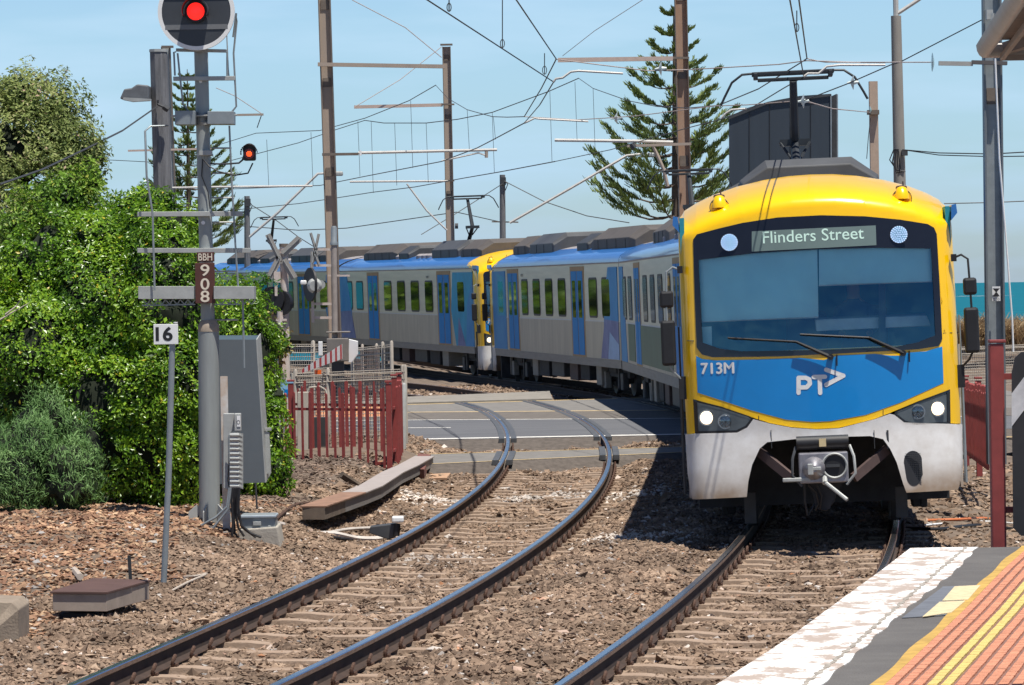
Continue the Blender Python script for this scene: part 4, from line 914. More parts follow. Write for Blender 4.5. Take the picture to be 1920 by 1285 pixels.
# near unit
f1 = P(LX0, LY0, 41.15); 
cant1 = rad(1.55)
upv = Vector((-math.sin(cant1), 0, math.cos(cant1))); f1 = f1-upv*LZ0
r1 = Vector((4.83, 65.6, -.10))
j3 = P(1166, 671, 90.6); j3 = Vector((j3.x+1.52, 90.6, -.14)); r2 = j3.copy()
f2 = P(1001, 650, 112.2); f2.z = -.13
r3 = f2+Vector((.20, -.4, 0))
car1, Lc1 = train_car(f1, r1, 'front car of the yellow nosed train, its cab facing the camera beside the platform', 1, '713M', cant1, pods=[(2.2, 5.2, .27, 'pod', .25, .80), (5.6, 8.2, .2, 'pod', .2), (12, 20, .42, 'podb', .6)], panto=(9.6, 5.42), interior=True, drop=.17)
liv2 = [('livery_panel', blA, [(.90, .94), (.99, .94), (.99, 3.17), (.93, 3.17)]), ('advert', grn, [(.30, 1.0), (.70, 1.0), (.70, 1.84), (.30, 1.84)]), ('advert', grn, [(.775, 1.0), (.87, 1.0), (.87, 1.84), (.775, 1.84)])]
car2, Lc2 = train_car(r1+Vector((.04, .25, 0)), r2-Vector((0, .3, 0)), 'middle car with a green advert panel, half hidden behind the yellow cab front', 0, None, rad(1.4), liv=liv2, pods=[(1.5, 7, .42, 'podb', .6), (9, 12, .4, 'pod', .2), (14.2, 19.0, .42, 'podb', .5)], panto=(21.0, 5.30, -1), drop=.07)
car3, Lc3 = train_car(r2, r3, 'silver car with blue ends and two blue doors between the yellow noses', -1, '713M', rad(1.3), liv=[('livery_panel', blA, [(.05, .94), (.165, .94), (.165, 3.17), (.05, 3.17)]), ('livery_panel', blB, [(.09, 1.9), (.16, 1.9), (.155, 3.0), (.10, 3.1)])]+LIV_CAB[3:]+[('livery_panel', blD, [(.915, .94), (.985, .94), (.985, 1.3), (.93, 1.6)])])
r4 = P(641, 628, 135.0); r4 = Vector((r4.x+1.45, 135.0, -.05))
car4, Lc4 = train_car(f2, r4, 'leading car of the second unit, its yellow nose peeping out between the silver cars', 1, '757M', rad(1.3), liv=LIV_CAB, panto=(8.3, 5.55, -1), interior=True)
r5 = Vector(((388-960)/FPX*157.5+1.5, 157.5, .05))
car5, Lc5 = train_car(r4+Vector((-.08, .25, 0)), r5, 'farthest visible train car, behind the crossing signals, with a red brown advert', 0, None, rad(1.2), liv=[('livery_panel', blA, [(.0, .94), (.05, .94), (.08, 2.0), (.07, 3.17), (.0, 3.17)]), ('advert', blD, [(.345, .94), (.40, .94), (.39, 1.84), (.345, 1.84)]), ('advert', orr, [(.43, .94), (.56, .94), (.56, 1.84), (.43, 1.84)]), ('advert', blC, [(.56, .94), (.66, .94), (.66, 1.84), (.56, 1.84)])], panto=(16.5, 5.45, 1))
# gangways between the cars
for a, b, R_ in ((r1, r1, car1), (r2, r2, car3), (r4, r4, car4)): pass
for car, Lc in ((car1, Lc1), (car2, Lc2), (car3, Lc3), (car4, Lc4)):
    MB().box((0, Lc+.02, 2.15), (1.6, .5, 2.3)).build('gangway', M['black'], car, local=True)
def tlet(txt, car, s, Lc, t, z, cap, m, name='lettering', ad=.012):
    y = t*Lc; U = Vector((0, -s*-1, 0))
    vs, fs = text_geo(txt, 1, .01); a = min(v.x for v in vs); y0 = min(v.y for v in vs); k = cap/(max(v.y for v in vs)-y0)
    mb = MB(); mb.add([(s*(1.506+ad), y-(v.x-a)*k*(1 if s < 0 else -1), z+(v.y-y0)*k) for v in vs], fs); mb.build(name, m, car, local=True)
tlet('GROWN', car2, -1, Lc2, .70, 1.22, .22, pale); tlet('Trak', car5, -1, Lc5, .49, 1.42, .16, M['white']); tlet('metro', car3, 1, Lc3, .30, 3.0, .09, M['darkm']); tlet('metro', car4, -1, Lc4, .34, 3.0, .09, M['darkm'])
# ---------------------------------------------------------------- signal mast
def T(px, py, Y, dy=0.0): return P(px, py, Y+dy)
YS = 42.7; s_ = S(YS)
sm = thing('signal_mast', 'tall grey railway signal mast with big round red signal head and brown 908 plate', 'railway signal', GT(392, 985, .0))
sm.location.y = YS; top = T(370, -60, YS); mid = T(390, 605, YS); foot = T(393, 985, YS)
MB().tube([foot-Vector((0, 0, .3)), foot, T(391, 615, YS)], .118, 28).build('lower_pole', mat('signal_pole_grey', (.30, .32, .31), .55, .2, .12, 3, stretch=(3, 3, .4)), sm, smooth=True)
MB().tube([T(391, 622, YS), T(391, 610, YS), T(390, 600, YS)], [.122, .118, .085], 28).build('pole_collar', M['rust'], sm, smooth=True).data.materials[0] = mat('stained_collar', (.33, .27, .21), .7, .1, .3, 6)
MB().tube([T(390, 612, YS), T(377, 100, YS), T(371, -40, YS)], .078, 24).build('upper_pole', MATS['signal_pole_grey'], sm, smooth=True)
mb = MB()
for k in range(6):
    a = k*math.pi/3+.3; c_ = foot+Vector((math.cos(a)*.14, math.sin(a)*.14, 0)); mb.prism([c_+Vector((0, 0, -.1)), c_+Vector((math.cos(a)*.13, math.sin(a)*.13, -.1)), c_+Vector((math.cos(a)*.10, math.sin(a)*.10, .16)), c_+Vector((0, 0, .24))], (-math.sin(a)*.012, math.cos(a)*.012, 0))
mb.box(foot+Vector((0, 0, -.04)), (.6, .6, .05)); mb.build('base_flange', M['galvl'], sm)
# round head
hc_ = T(372, 26, YS); R_ = .43; yf = hc_-Vector((0, .30, 0))
hd = MB().tube([yf, yf+Vector((0, .03, 0))], R_-.035, 56).build('target_board', mat('board_charcoal', (.045, .05, .058), .45, 0, .1), sm, smooth=True)
mb = MB(); N_ = 56
for i in range(N_):
    a0, a1 = 2*math.pi*i/N_, 2*math.pi*(i+1)/N_; rp = lambda r, a, y: yf+Vector((r*math.cos(a), y, r*math.sin(a)))
    mb.add([rp(R_-.045, a0, -.006), rp(R_, a0, -.006), rp(R_, a1, -.006), rp(R_-.045, a1, -.006), rp(R_, a0, .05), rp(R_, a1, .05)], [(0, 1, 2, 3), (1, 4, 5, 2)])
mb.build('white_rim', M['white'], hd)
MB().box(yf+Vector((0, -.004, -.17)), (.70, .006, .055)).box(yf+Vector((0, -.004, .17)), (.70, .006, .055)).build('board_stripe', mat('board_grey', (.16, .165, .17), .5, 0, .1), hd)
MB().disc(yf+Vector((0, -.02, .0)), .125, (0, -1, 0), .05, 30).build('lamp_body', M['black'], hd, smooth=True)
lens = MB().tube([yf+Vector((0, -.07, 0)), yf+Vector((0, -.085, 0)), yf+Vector((0, -.10, 0))], [.098, .09, .05], 30).build('red_lens', mat('lit_red_lens', (1, .02, .015), .4, 0, 0, emit=.95), hd, smooth=True)
mb = MB(); n_ = 22
for i in range(n_+1):
    a = math.radians(-22+224*i/n_)
    for r in (.142, .148): 
        for y in (-.03, -.30+.05*abs(math.cos(a))): mb.v.append(yf+Vector((r*math.cos(a), y, r*math.sin(a))))
for i in range(n_):
    k = i*4; mb.f += [(k, k+4, k+5, k+1), (k+2, k+3, k+7, k+6), (k+1, k+5, k+7, k+3), (k, k+2, k+6, k+4)]; mb.m += [0]*4
mb.build('hood', mat('hood_dark', (.05, .045, .055), .5), hd, smooth=True)
MB().box(hc_+Vector((0, -.12, 0)), (.30, .28, .5)).build('lamp_case', M['darkm'], sm, bevel=.03)
# plates
def plate(name, x0, y0, x1, y1, Y, m, root, th=.02):
    a = P((x0+x1)/2, (y0+y1)/2, Y); w, h = (x1-x0)/S(Y), (y1-y0)/S(Y); return MB().box(a, (w, th, h)).build(name, m, root, bevel=.004), a, w, h
brn = mat('sign_brown', (.085, .028, .02), .6, 0, .2); cream = mat('sign_cream', (.70, .62, .50), .7, 0, .1)
def ptext(txt, px, py, Y, cap_px, m, root, w_px=None, bold=0, name='lettering', lean=0):
    a = P(px, py, Y); U = Vector((math.cos(lean), 0, math.sin(lean))); V = Vector((-math.sin(lean), 0, math.cos(lean)))
    return flat_text(txt, a, U, V, cap_px/S(Y), root, m, name, (w_px/S(Y) if w_px else None), 0.0, bold)
YP = YS-.155
p1, *_ = plate('name_plate', 369, 473, 402, 491, YP, brn, sm); ptext('BBH', 372, 489, YP-.013, 13.5, cream, p1, 26, .01)
p2, *_ = plate('number_plate', 366, 493, 403, 569, YP, brn, sm)
for ch, yy in (('9', 518), ('0', 544), ('8', 567)): ptext(ch, 376, yy, YP-.013, 22, cream, p2, 17, .012)
# cross beams, cages and ladder of the mast
gl = M['galvl']
def beam(x0, y0, x1, y1, h, d, Y=YS, dy=-.1, m=None, nm='cross_beam'): return MB().bar(P(x0, y0, Y+dy), P(x1, y1, Y+dy), d, h/S(Y)).build(nm, m or gl, sm, bevel=.004)
beam(325, 148, 441, 147, 8, .05); beam(258, 402, 455, 401, 9, .06); beam(258, 470, 470, 470, 9, .07); beam(330, 94, 425, 96, 6, .04); beam(322, 218, 445, 216, 3, .03)
beam(330, 222, 368, 222, 26, .30, nm='cable_trough', m=M['galv']); beam(391, 222, 440, 222, 24, .30, nm='cable_trough', m=M['galv'])
b1 = beam(262, 549, 366, 549, 24, .36, dy=-.02, nm='platform_edge'); beam(403, 549, 478, 549, 24, .36, dy=-.02, nm='platform_edge')
mb = MB()
for x in range(268, 476, 14):
    if 362 < x < 405: continue
    mb.bar(P(x, 562, YS-.1), P(x+8, 571, YS-.1), .012, .012); mb.bar(P(x+8, 571, YS-.1), P(x+14, 562, YS-.1), .012, .012)
mb.bar(P(266, 573, YS-.1), P(366, 571, YS-.1), .02, .015).bar(P(403, 571, YS-.1), P(450, 571, YS-.1), .02, .015); mb.build('platform_grating', M['galv'], sm)
gr_ = lambda pts, r, nm='guard_rail', m=None, n=6: MB().tube([P(x, y, YS+dy) for x, y, dy in pts], r, n).build(nm, m or M['galv'], sm, smooth=True)
gr_([(315, 236, -.1), (282, 237, -.2), (272, 246, -.25), (275, 330, -.25), (286, 400, -.25), (290, 545, -.25)], .012)
gr_([(333, 100, -.2), (336, 130, -.2), (343, 195, -.2), (355, 212, -.1)], .012); gr_([(425, 60, .1), (428, 130, 0), (430, 150, 0)], .008)
gr_([(437, 70, -.1), (443, 25, -.1), (444, 40, -.1), (438, 100, -.1), (443, 200, -.1), (433, 212, -.1)], .012)
gr_([(430, 236, -.15), (434, 330, -.15), (442, 470, -.15), (447, 545, -.15)], .012); gr_([(455, 556, -.1), (458, 690, -.1)], .013)
gr_([(330, 98, -.2), (326, 98, -.2), (328, 142, -.2)], .012); gr_([(426, 98, -.1), (426, 146, -.1)], .012)
mb = MB()
for k, y in enumerate([278, 325, 371, 417, 509, 600]):
    MB().tube([P(398, y, YS+.1), P(434+k*2.5, y, YS+.1)], .011, 6).build('step_rung', gl, sm)
# small red light on its arm
lm = P(468, 290, YS-.3); MB().box(lm, (.14, .12, .14)).tube([lm+Vector((0, .06, .05)), lm+Vector((0, -.06, .05))], .075, 16).build('small_signal_case', M['black'], sm, bevel=.02)
mb = MB()
for a in range(13):
    t = a*math.pi/12; mb.prism([lm+Vector((.085*math.cos(t), -.06, .015+.085*math.sin(t))), lm+Vector((.095*math.cos(t), -.06, .015+.095*math.sin(t))), lm+Vector((.095*math.cos(t), -.15, .015+.095*math.sin(t)))], (-.02*math.sin(t), 0, .02*math.cos(t)))
mb.build('small_signal_hood', M['black'], sm)
slens = MB().disc(lm+Vector((0, -.068, .005)), .058, (0, -1, 0), .006, 24).build('small_signal_lens', mat('dim_red_lens', (.16, .01, .008), .3), sm); mb = MB()
for i in range(-3, 4):
    for j in range(-3, 4):
        if i*i+j*j < 8: mb.disc(lm+Vector((i*.0125, -.075, .005+j*.0125)), .0055, (0, -1, 0), .003, 7)
mb.build('led_cluster', mat('lit_orange_led', (1, .12, .02), .4, 0, 0, emit=1.4), slens)
gr_([(395, 307, -.1), (420, 308, -.2), (448, 306, -.3), (455, 300, -.3), (458, 290, -.3)], .011, 'lamp_arm', M['darkm']); gr_([(380, 298, -.2), (392, 312, -.2), (410, 322, -.25), (440, 329, -.3), (465, 325, -.3), (474, 306, -.3)], .009, 'cable', M['black'])
gr_([(380, 298, -.1), (378, 330, -.1), (390, 360, -.1), (394, 392, -.1)], .007, 'cable', M['black'])
MB().box(P(386, 287, YS-.1), (.14, .12, .05)).tube([P(386, 232, YS)-Vector((0, 0, .015)), P(386, 232, YS)+Vector((0, 0, .015))], .095, 20).tube([P(384, 291, YS)-Vector((0, 0, .012)), P(384, 291, YS)+Vector((0, 0, .012))], .095, 20).build('pole_clamp', M['galvl'], sm)
MB().disc(P(381, 418, YS-.08), .022, (0, -1, 0), .01, 12).disc(P(376, 153, YS-.08), .018, (0, -1, 0), .01, 12).build('survey_disc', M['white'], sm)
# ladder cover board (big grey folded panel)
gb = thing('equipment_cabinet', 'large grey folded steel panel cabinet behind the signal mast', 'cabinet', P(455, 905, 43.6))
Yb = 43.6; A = [P(x, y, Yb) for x, y in [(402, 637), (480, 637), (497, 905), (412, 908)]]
MB().prism(A, (0, .03, 0)).build('front_panel', mat('cabinet_grey', (.13, .15, .165), .55, .2, .08, 2), gb)
MB().prism([P(480, 637, Yb), P(487, 626, Yb+.5), P(505, 890, Yb+.5), P(497, 905, Yb)], (.012, 0, 0)).build('side_panel', M['galvl'], gb)
MB().prism([P(404, 640, Yb+.04), P(480, 640, Yb+.04), P(487, 629, Yb+.5), P(406, 629, Yb+.5)], (0, 0, -.012)).build('top_tray', mat('cabinet_inner', (.05, .08, .10), .6), gb)
MB().box(P(503, 805, Yb+.2), (.07, .12, .03)).bar(P(501, 810, Yb+.2), P(504, 888, Yb+.2), .05, .10).build('hinge_post', M['galvl'], gb)
MB().tube([P(479, 906, Yb), P(482, 955, Yb)], .012, 6).build('support_leg', M['darkm'], gb)
# rusty white post and cabinet with ribbed cover
pb = thing('junction_post', 'short rusty white steel post carrying a ribbed grey cover and black cables', 'junction post', P(425, 1005, 42.2)); Y2 = 42.2
MB().box((P(421, 706, Y2)+P(424, 1005, Y2))/2, (.08, .05, (P(421, 706, Y2)-P(424, 1005, Y2)).length)).build('post', mat('rusty_white', (.62, .62, .60), .7, 0, .2, 5, col2=(.45, .30, .18)), pb)
MB().prism([P(x, y, Y2-.1) for x, y in [(420, 775), (440, 775), (440, 806), (433, 812), (428, 900), (431, 918), (420, 915)]], (0, -.10, 0)).build('bracket_housing', M['galvl'], pb, bevel=.006)
bx = MB().box(P(446, 792, Y2-.22), (.075, .10, .20)).build('relay_box', M['galvl'], pb, bevel=.01)
MB().box(P(447.5, 790, Y2-.275), (.04, .004, .12)).build('label_plate', M['white'], bx); ptext('O', 444, 796, Y2-.279, 8, M['black'], bx, 6)
mb = MB(); x0, x1 = 431, 456; ribs = []
for k in range(25):
    y = 812+k*4.35; dz = .012 if k % 2 else 0; ribs.append((P(x0, y, Y2-.28-dz), P(x1-8, y, Y2-.30-dz*1.3), P(x1, y+1, Y2-.20)))
for a, b in zip(ribs[:-1], ribs[1:]):
    k = len(mb.v); mb.v += [*a, *b]; mb.f += [(k, k+1, k+4, k+3), (k+1, k+2, k+5, k+4)]; mb.m += [0, 0]
mb.build('ribbed_cover', M['galvl'], pb); MB().box((P(431, 812, Y2)+P(456, 917, Y2))/2+Vector((0, -.12, 0)), (.14, .18, .60)).build('cover_back', M['galv'], pb)
for i, pts in enumerate([[(430,915),(426,950),(405,970),(378,985),(372,1010)], [(433,915),(428,955),(412,975),(392,1000),(390,1012)], [(440,915),(438,960),(440,1000),(448,1008)], [(443,915),(440,955),(447,990),(458,1006)], [(446,915),(444,960),(455,990),(480,1008)], [(436,915),(434,940),(437,980),(435,1005)], [(449,915),(447,950),(452,985),(470,1000),(490,1008)]]):
    MB().tube([P(x, y, Y2-.25-(.25 if i < 2 else .05*i)+.0*y) for x, y in pts], .014, 7).build('cable', M['galv'] if i < 2 else M['black'], pb, smooth=True)
# small box on a concrete block
cb = thing('concrete_plinth', 'pale concrete block under the small grey junction box', 'concrete block', GT(483, 1008, -.05)); yb_ = 41.9
MB().prism([P(x, y, yb_) for x, y in [(443, 1030), (448, 993), (520, 988), (527, 1028)]], (0, .7, 0)).build('block', M['concrete'], cb, bevel=.015)
jb = thing('junction_box', 'small light grey metal box with a latch on the concrete block', 'junction box', P(487, 992, yb_))
MB().box(P(486, 977, yb_+.25), (.385, .4, .16)).build('box_body', M['galv'], jb, bevel=.012); MB().box(P(486, 967, yb_+.24), (.40, .43, .03)).build('lid', mat('box_lid', (.33, .38, .42), .5, .1), jb, bevel=.008)
MB().box(P(482, 982, yb_+.03), (.09, .02, .045)).box(P(505, 990, yb_+.03), (.03, .03, .05)).build('latch', M['galvl'], jb, bevel=.004)
def cable(name, pts, r, m, label, cat='cable', z=-.17, group=None):
    w = []
    for x, y in pts: w.append(GG(x, y, r*1.2))
    # smooth
    q_ = []
    for i in range(len(w)-1):
        for k in range(5):
            t = k/5; p0 = w[max(i-1, 0)]; p1_ = w[i]; p2_ = w[i+1]; p3 = w[min(i+2, len(w)-1)]
            q_.append(.5*((2*p1_)+(p2_-p0)*t+(2*p0-5*p1_+4*p2_-p3)*t*t+(3*p1_-p0-3*p2_+p3)*t**3))
    q_.append(w[-1]); return one(name, MB().tube(q_, r, 7), m, label, cat, group, smooth=True)
cable('conduit', [(520,982),(545,988),(580,1001),(625,1001),(670,1010),(712,1010),(722,999)], .035, mat('dusty_white_pipe', (.55, .50, .45), .7, 0, .2), 'thick dusty white conduit looping to the rail detector box', z=-.12)
cable('conduit', [(610,1001),(650,993),(700,990)], .02, MATS['dusty_white_pipe'], 'thin pale pipe lying above the thick looped conduit', z=-.12)
cable('cable', [(550,1008),(590,1006),(640,1010),(660,1013)], .022, M['black'], 'black cable lying below the looped white conduit', z=-.12)
cable('pipe', [(440,995),(500,985),(560,945),(640,950)], .02, M['rust'], 'rusty rod running from the concrete block to the trough', z=-.02)
# rail detector
dt = thing('rail_detector', 'dark steel rail detector with white top beside the left track', 'track detector', GT(725, 1010, -.15)); yd = GT(725, 1008, -.15).y
MB().prism([P(x, y, yd) for x, y in [(692, 1000), (694, 988), (742, 982), (742, 1008), (728, 1012)]], (0, .25, 0)).build('housing', M['darkm'], dt, bevel=.01)
MB().box(P(746, 974, yd), (.14, .14, .075)).build('cap', M['white'], dt, bevel=.02); MB().tube([P(745, 982, yd), P(743, 1005, yd)], .04, 10).build('stem', M['black'], dt)
# cable trough
M['trough'] = mat('trough_plastic', (.21, .195, .18), .75, 0, .12, 4)
tr = thing('cable_trough', 'long curved grey cable trough leading from the banks to the red fence', 'cable trough', GT(600, 978, -.1))
tp_ = [(562, 952, 34), (640, 926, 30), (672, 914, 30), (715, 888, 30), (745, 875, 26), (777, 858, 22)]
W3 = []
for (x, y, w), dz_ in zip(tp_, (.19, .17, .15, .12, .08, .06)):
    c = GT(x, y, dz_); W3.append(c)
for i, (a, b) in enumerate(zip(W3[:-1], W3[1:])):
    d = (b-a); Hh = Vector((0, 0, -.14)); ww = Vector((.32, -.08, 0)); nseg = max(1, int(round(d.length/1.4)))
    for k in range(nseg):
        p0 = a+d*k/nseg; p1_ = a+d*((k+1)/nseg)-d.normalized()*.012
        MB().prism([p0, p0+ww, p1_+ww, p1_], (0, 0, .022)).build('lid', mat('trough_lid_rusty', (.26, .15, .10), .8, 0, .25, 5) if (i == 0 and k < 2) else mat('trough_lid', (.33, .29, .27), .8, 0, .12, 4), tr, bevel=.004)
        MB().prism([p0+Vector((.03, 0, -.002)), p0+ww+Vector((-.02, 0, -.002)), p1_+ww+Vector((-.02, 0, -.002)), p1_+Vector((.03, 0, -.002))], Hh).build('trough_body', mat('trough_end_brown', (.15, .115, .085), .8, 0, .3, 6) if (i == 0 and k < 1) else M['trough'], tr)
one('timber_block', MB().prism([GT(772, 896, -.12), GT(796, 897, -.12), GT(808, 868, -.12), GT(784, 866, -.12)], (0, 0, .14)), mat('red_brown_lid', (.16, .065, .05), .8, 0, .2), 'short red brown trough section beside the end of the grey trough', 'cable trough', bevel=.01)
one('trough_lid', MB().prism([GT(804, 900, -.19), GT(838, 900, -.19), GT(855, 876, -.19), GT(812, 875, -.19)], (0, 0, .03)), mat('sandy_board', (.42, .26, .16), .9, 0, .15), 'flat sandy coloured board lying near the crossing', 'board')
# brown lid box on the left
lb = thing('cable_pit', 'low pit box with a brown steel lid and pale dusty sides near the rail', 'cable pit', GT(170, 1152, -.2)); yl = GT(160, 1150, -.08).y
a_, b_, c_, d_ = P(97, 1146, yl), P(200, 1147, yl), P(280, 1124, yl+1.35), P(175, 1120, yl+1.35)
up_ = Vector((0, 0, .155))
MB().prism([a_+Vector((.01, 0, 0)), b_, c_, d_], up_).build('pit_wall', mat('dusty_steel', (.33, .27, .22), .8, .1, .2, 4), lb, bevel=.004)
m1 = a_*.42+d_*.58; m2 = b_*.42+c_*.58
MB().prism([a_+up_+Vector((-.01, -.02, .001)), b_+up_+Vector((.012, -.02, .001)), m2+up_+Vector((.012, -.006, .001)), m1+up_+Vector((-.01, -.006, .001))], (0, 0, .022)).build('lid', mat('lid_brown', (.10, .055, .045), .7, .1, .15, 4), lb, bevel=.004)
MB().prism([m1+up_+Vector((-.01, .006, .001)), m2+up_+Vector((.012, .006, .001)), c_+up_+Vector((.012, .02, .001)), d_+up_+Vector((-.01, .02, .001))], (0, 0, .022)).build('lid', MATS['lid_brown'], lb, bevel=.004)
MB().box(P(150, 1160, yl+.4), (.30, .6, .14)).build('pit_foot', M['dark'], lb); MB().bar(P(242, 1042, yl+1.5), P(245, 1092, yl+1.5), .03, .03).build('marker_stake', M['dark'], lb)
one('concrete_block', MB().prism([P(-60, 1225, 31.6), P(35, 1225, 31.6), P(35, 1143, 31.6), P(24, 1130, 31.7), P(-60, 1127, 31.7)], (0, .7, 0)), mat('sandy_concrete', (.25, .20, .15), .9, 0, .25, 5, .3, 50), 'weathered concrete block cut by the left edge of the picture', 'concrete block', bevel=.01)
one('pipe_end', MB().tube([GT(-10, 1212, -.2), GT(60, 1206, -.18)], .022, 8), mat('orange_pipe', (.55, .16, .05), .6), 'orange plastic pipe at the bottom left edge', 'pipe', smooth=True)
one('brick', MB().prism([GT(261, 1002, .06), GT(279, 1002, .06), GT(280, 990, .06), GT(263, 989, .06)], (0, 0, .07)), mat('brick_red', (.30, .10, .06), .9, 0, .2), 'loose red brick lying on the bank below the hedge', 'brick', bevel=.008)
# sticks on the bank
def stick(pts, r, label, m='bark', z=-.1): return cable('branch', pts, r, MATS['stick_grey'] if m == 'stick' else M[m], label, 'branch', z)
mat('stick_grey', (.42, .36, .30), .9, 0, .2)
stick([(80,1022),(115,1042),(150,1082)], .035, 'pale curved dead branch on the orange bank', 'stick', .02)
stick([(60,960),(95,1000),(125,1010)], .03, 'dark dead branch at the foot of the grey green bush', 'bark', .1)
stick([(640,890),(680,915),(700,922)], .05, 'dark fallen branch behind the cable trough', 'bark', .0)
for i, pts in enumerate([[(330,1105),(350,1085),(372,1072)], [(322,1108),(352,1092),(385,1078)], [(345,1082),(368,1080),(388,1076)]]): stick(pts, .012, ['thin pale twig in the twig pile right of the number 16 post', 'longest twig in the twig pile right of the number 16 post', 'flat lying twig in the twig pile right of the number 16 post'][i], 'stick', -.1)
# number 16 post
np_ = thing('marker_post', 'white sign reading 16 on a slim leaning grey post', 'sign post', GT(307, 1086, -.12)); yn = 34.6
MB().tube([P(307, 1092, yn), P(316, 900, yn), P(323, 647, yn), P(325, 612, yn)], .028, 14).build('post', M['galv'], np_, smooth=True)
pb_, *_ = plate('sign_plate', 288, 608, 334, 646, yn-.04, M['white'], np_, .006); ptext('16', 292, 640, yn-.045, 27, M['black'], pb_, 32, .03)
MB().tube([P(329, 606, yn-.02), P(329, 604, yn-.02)], .02, 10).build('post_cap', M['white'], np_)
# ---------------------------------------------------------------- fences
def fence(name, label, A_, B_, h, npk, posts, rails, m, proud=.12, pw=.042, group=None, drop=.0, seed=0):
    A_, B_ = Vector(A_), Vector(B_); t = thing(name, label, 'fence', A_, group or 'dark red picket fence panels'); d = B_-A_; dn = d.normalized(); nn = dn.cross(Vector((0, 0, 1)))
    for k in posts:
        p = A_+d*k; MB().box(p+Vector((0, 0, (h+.06)/2-.1)), (.085, .085, h+.26)).box(p+Vector((0, 0, h+.10)), (.11, .11, .03)).build('post', m, t, bevel=.006)
    for z in rails: MB().bar(A_+Vector((0, 0, z)), B_+Vector((0, 0, z)), .035, .04).build('rail', m, t)
    rr = random.Random(seed)
    for i in range(npk):
        p = A_+d*((i+.5)/npk)+nn*.03; pw_ = pw*rr.choice((.7, 1, 1.35)); z0 = .02-drop; zt_ = h-.09+(.10 if i % 2 else .0)+rr.uniform(-.02, .02)
        MB().prism([p-dn*pw_/2+Vector((0, 0, z0)), p+dn*pw_/2+Vector((0, 0, z0)), p+dn*pw_/2+Vector((0, 0, zt_)), p+Vector((0, 0, zt_+.02)), p-dn*pw_/2+Vector((0, 0, zt_))], nn*.03).build('picket', m, t)
    return t
rd = M['red']
def at(px, py, Y): return P(px, py, Y)
fA, fB, fC = at(548, 886, 57.8), at(731, 889, 57.3), at(751, 871, 62.6)
fence('picket_fence', 'front panel of the dark red steel picket fence with two square posts', fA, fB, 1.3, 12, (0, 1), (.16, .97), rd, drop=.06, seed=1)
fence('picket_fence', 'rear panel of the dark red picket fence seen through the front one', at(555, 866, 61.2), at(736, 868, 61.2), 1.28, 14, (), (.14, .93), rd, seed=2)
fence('picket_fence', 'short return panel of the dark red picket fence beside the crossing', at(740, 888, 57.9), fC, 1.4, 5, (.15, 1), (.35, 1.0), rd, seed=3, pw=.12)
fence('picket_fence', 'left end panel of the dark red picket fence against the hedge', at(515, 872, 58.6), at(546, 884, 58.2), 1.17, 4, (), (.16, .88), rd, seed=4)
# right-hand red fences
f2a, f2b = at(1812, 850, 60), at(1860, 885, 50)
fence('picket_fence', 'dark red picket fence receding between the train and the platform end post', f2a, f2b, 1.12, 30, (0, .55), (.25, 1.0), rd, seed=5, pw=.10)
rp_ = thing('fence_post', 'tall square dark red post standing at the platform end', 'post', at(1870, 1060, 21.9))
MB().box((at(1871, 1060, 21.9)+at(1869, 645, 21.9))/2, (.083, .083, 1.28)).build('post_body', rd, rp_, bevel=.008); MB().box(at(1869, 640, 21.9), (.095, .095, .018)).build('post_cap', rd, rp_, bevel=.004)
MB().box(at(1894, 706, 21.9), (.12, .04, .035)).box(at(1894, 956, 21.9), (.12, .04, .035)).build('hinge_arm', rd, rp_)
gs = thing('chevron_board', 'black and white diagonal striped board hanging on the red post', 'warning board', at(1910, 1000, 21.8)); yg = 21.8
MB().prism([at(x, y, yg) for x, y in [(1897, 700), (1903, 672), (1915, 660), (2010, 655), (2010, 1008), (1915, 1005), (1900, 990)]], (0, .012, 0)).build('board', mat('board_black', (.02, .02, .022), .6, 0, .3, 8), gs)
for y0 in (800, 1010, 1210):
    MB().prism([at(1897, min(y0, 990), yg-.003), at(1897, y0-62, yg-.003), at(2010, y0-62-150, yg-.003), at(2010, y0-150, yg-.003)] if y0 == 800 else [at(1960, y0-55, yg-.003), at(1960, y0-115, yg-.003), at(2010, y0-180, yg-.003), at(2010, y0-120, yg-.003)], (0, .002, 0)).build('stripe', mat('board_white', (.55, .55, .55), .6, 0, .2, 8), gs)
def mesh_fence(label, A_, B_, h, nx, nz, posts=(0, 1), m=None, group='welded mesh fences around the crossing'):
    A_, B_ = Vector(A_), Vector(B_); t = thing('mesh_fence', label, 'fence', A_, group); d = B_-A_; m = m or MATS['mesh_steel']
    for k in posts: MB().tube([A_+d*k-Vector((0, 0, .2)), A_+d*k+Vector((0, 0, h+.05)), A_+d*k+Vector((0, 0, h+.08))], [.035, .035, .015], 10).build('post', m, t, smooth=True)
    mb = MB()
    for i in range(nx+1):
        p = A_+d*i/nx; mb.tube([p+Vector((0, 0, .05)), p+Vector((0, 0, h))], .0065, 4, cap=False)
    for j in range(nz+1):
        z = .05+(h-.05)*j/nz; mb.tube([A_+Vector((0, 0, z)), B_+Vector((0, 0, z))], .0075, 4, cap=False)
    for z in (h-.04, h-.16): mb.tube([A_+Vector((0, -.03, z)), B_+Vector((0, -.03, z))], .010, 4, cap=False)
    mb.build('mesh_panel', m, t); return t
mat('mesh_steel', (.36, .32, .27), .7, .1, .2, 5); mat('beige_post', (.46, .42, .35), .7, 0, .1)
mesh_fence('wire mesh fence panel just behind the dark red fence', at(557, 852, 65.8), at(762, 846, 64.7), 1.4, 44, 22, (0, .3, .98, 1))
mesh_fence('wire mesh fence panel left of the white crossing post', at(500, 745, 72), at(592, 742, 74), 1.0, 22, 12, (0, .97))
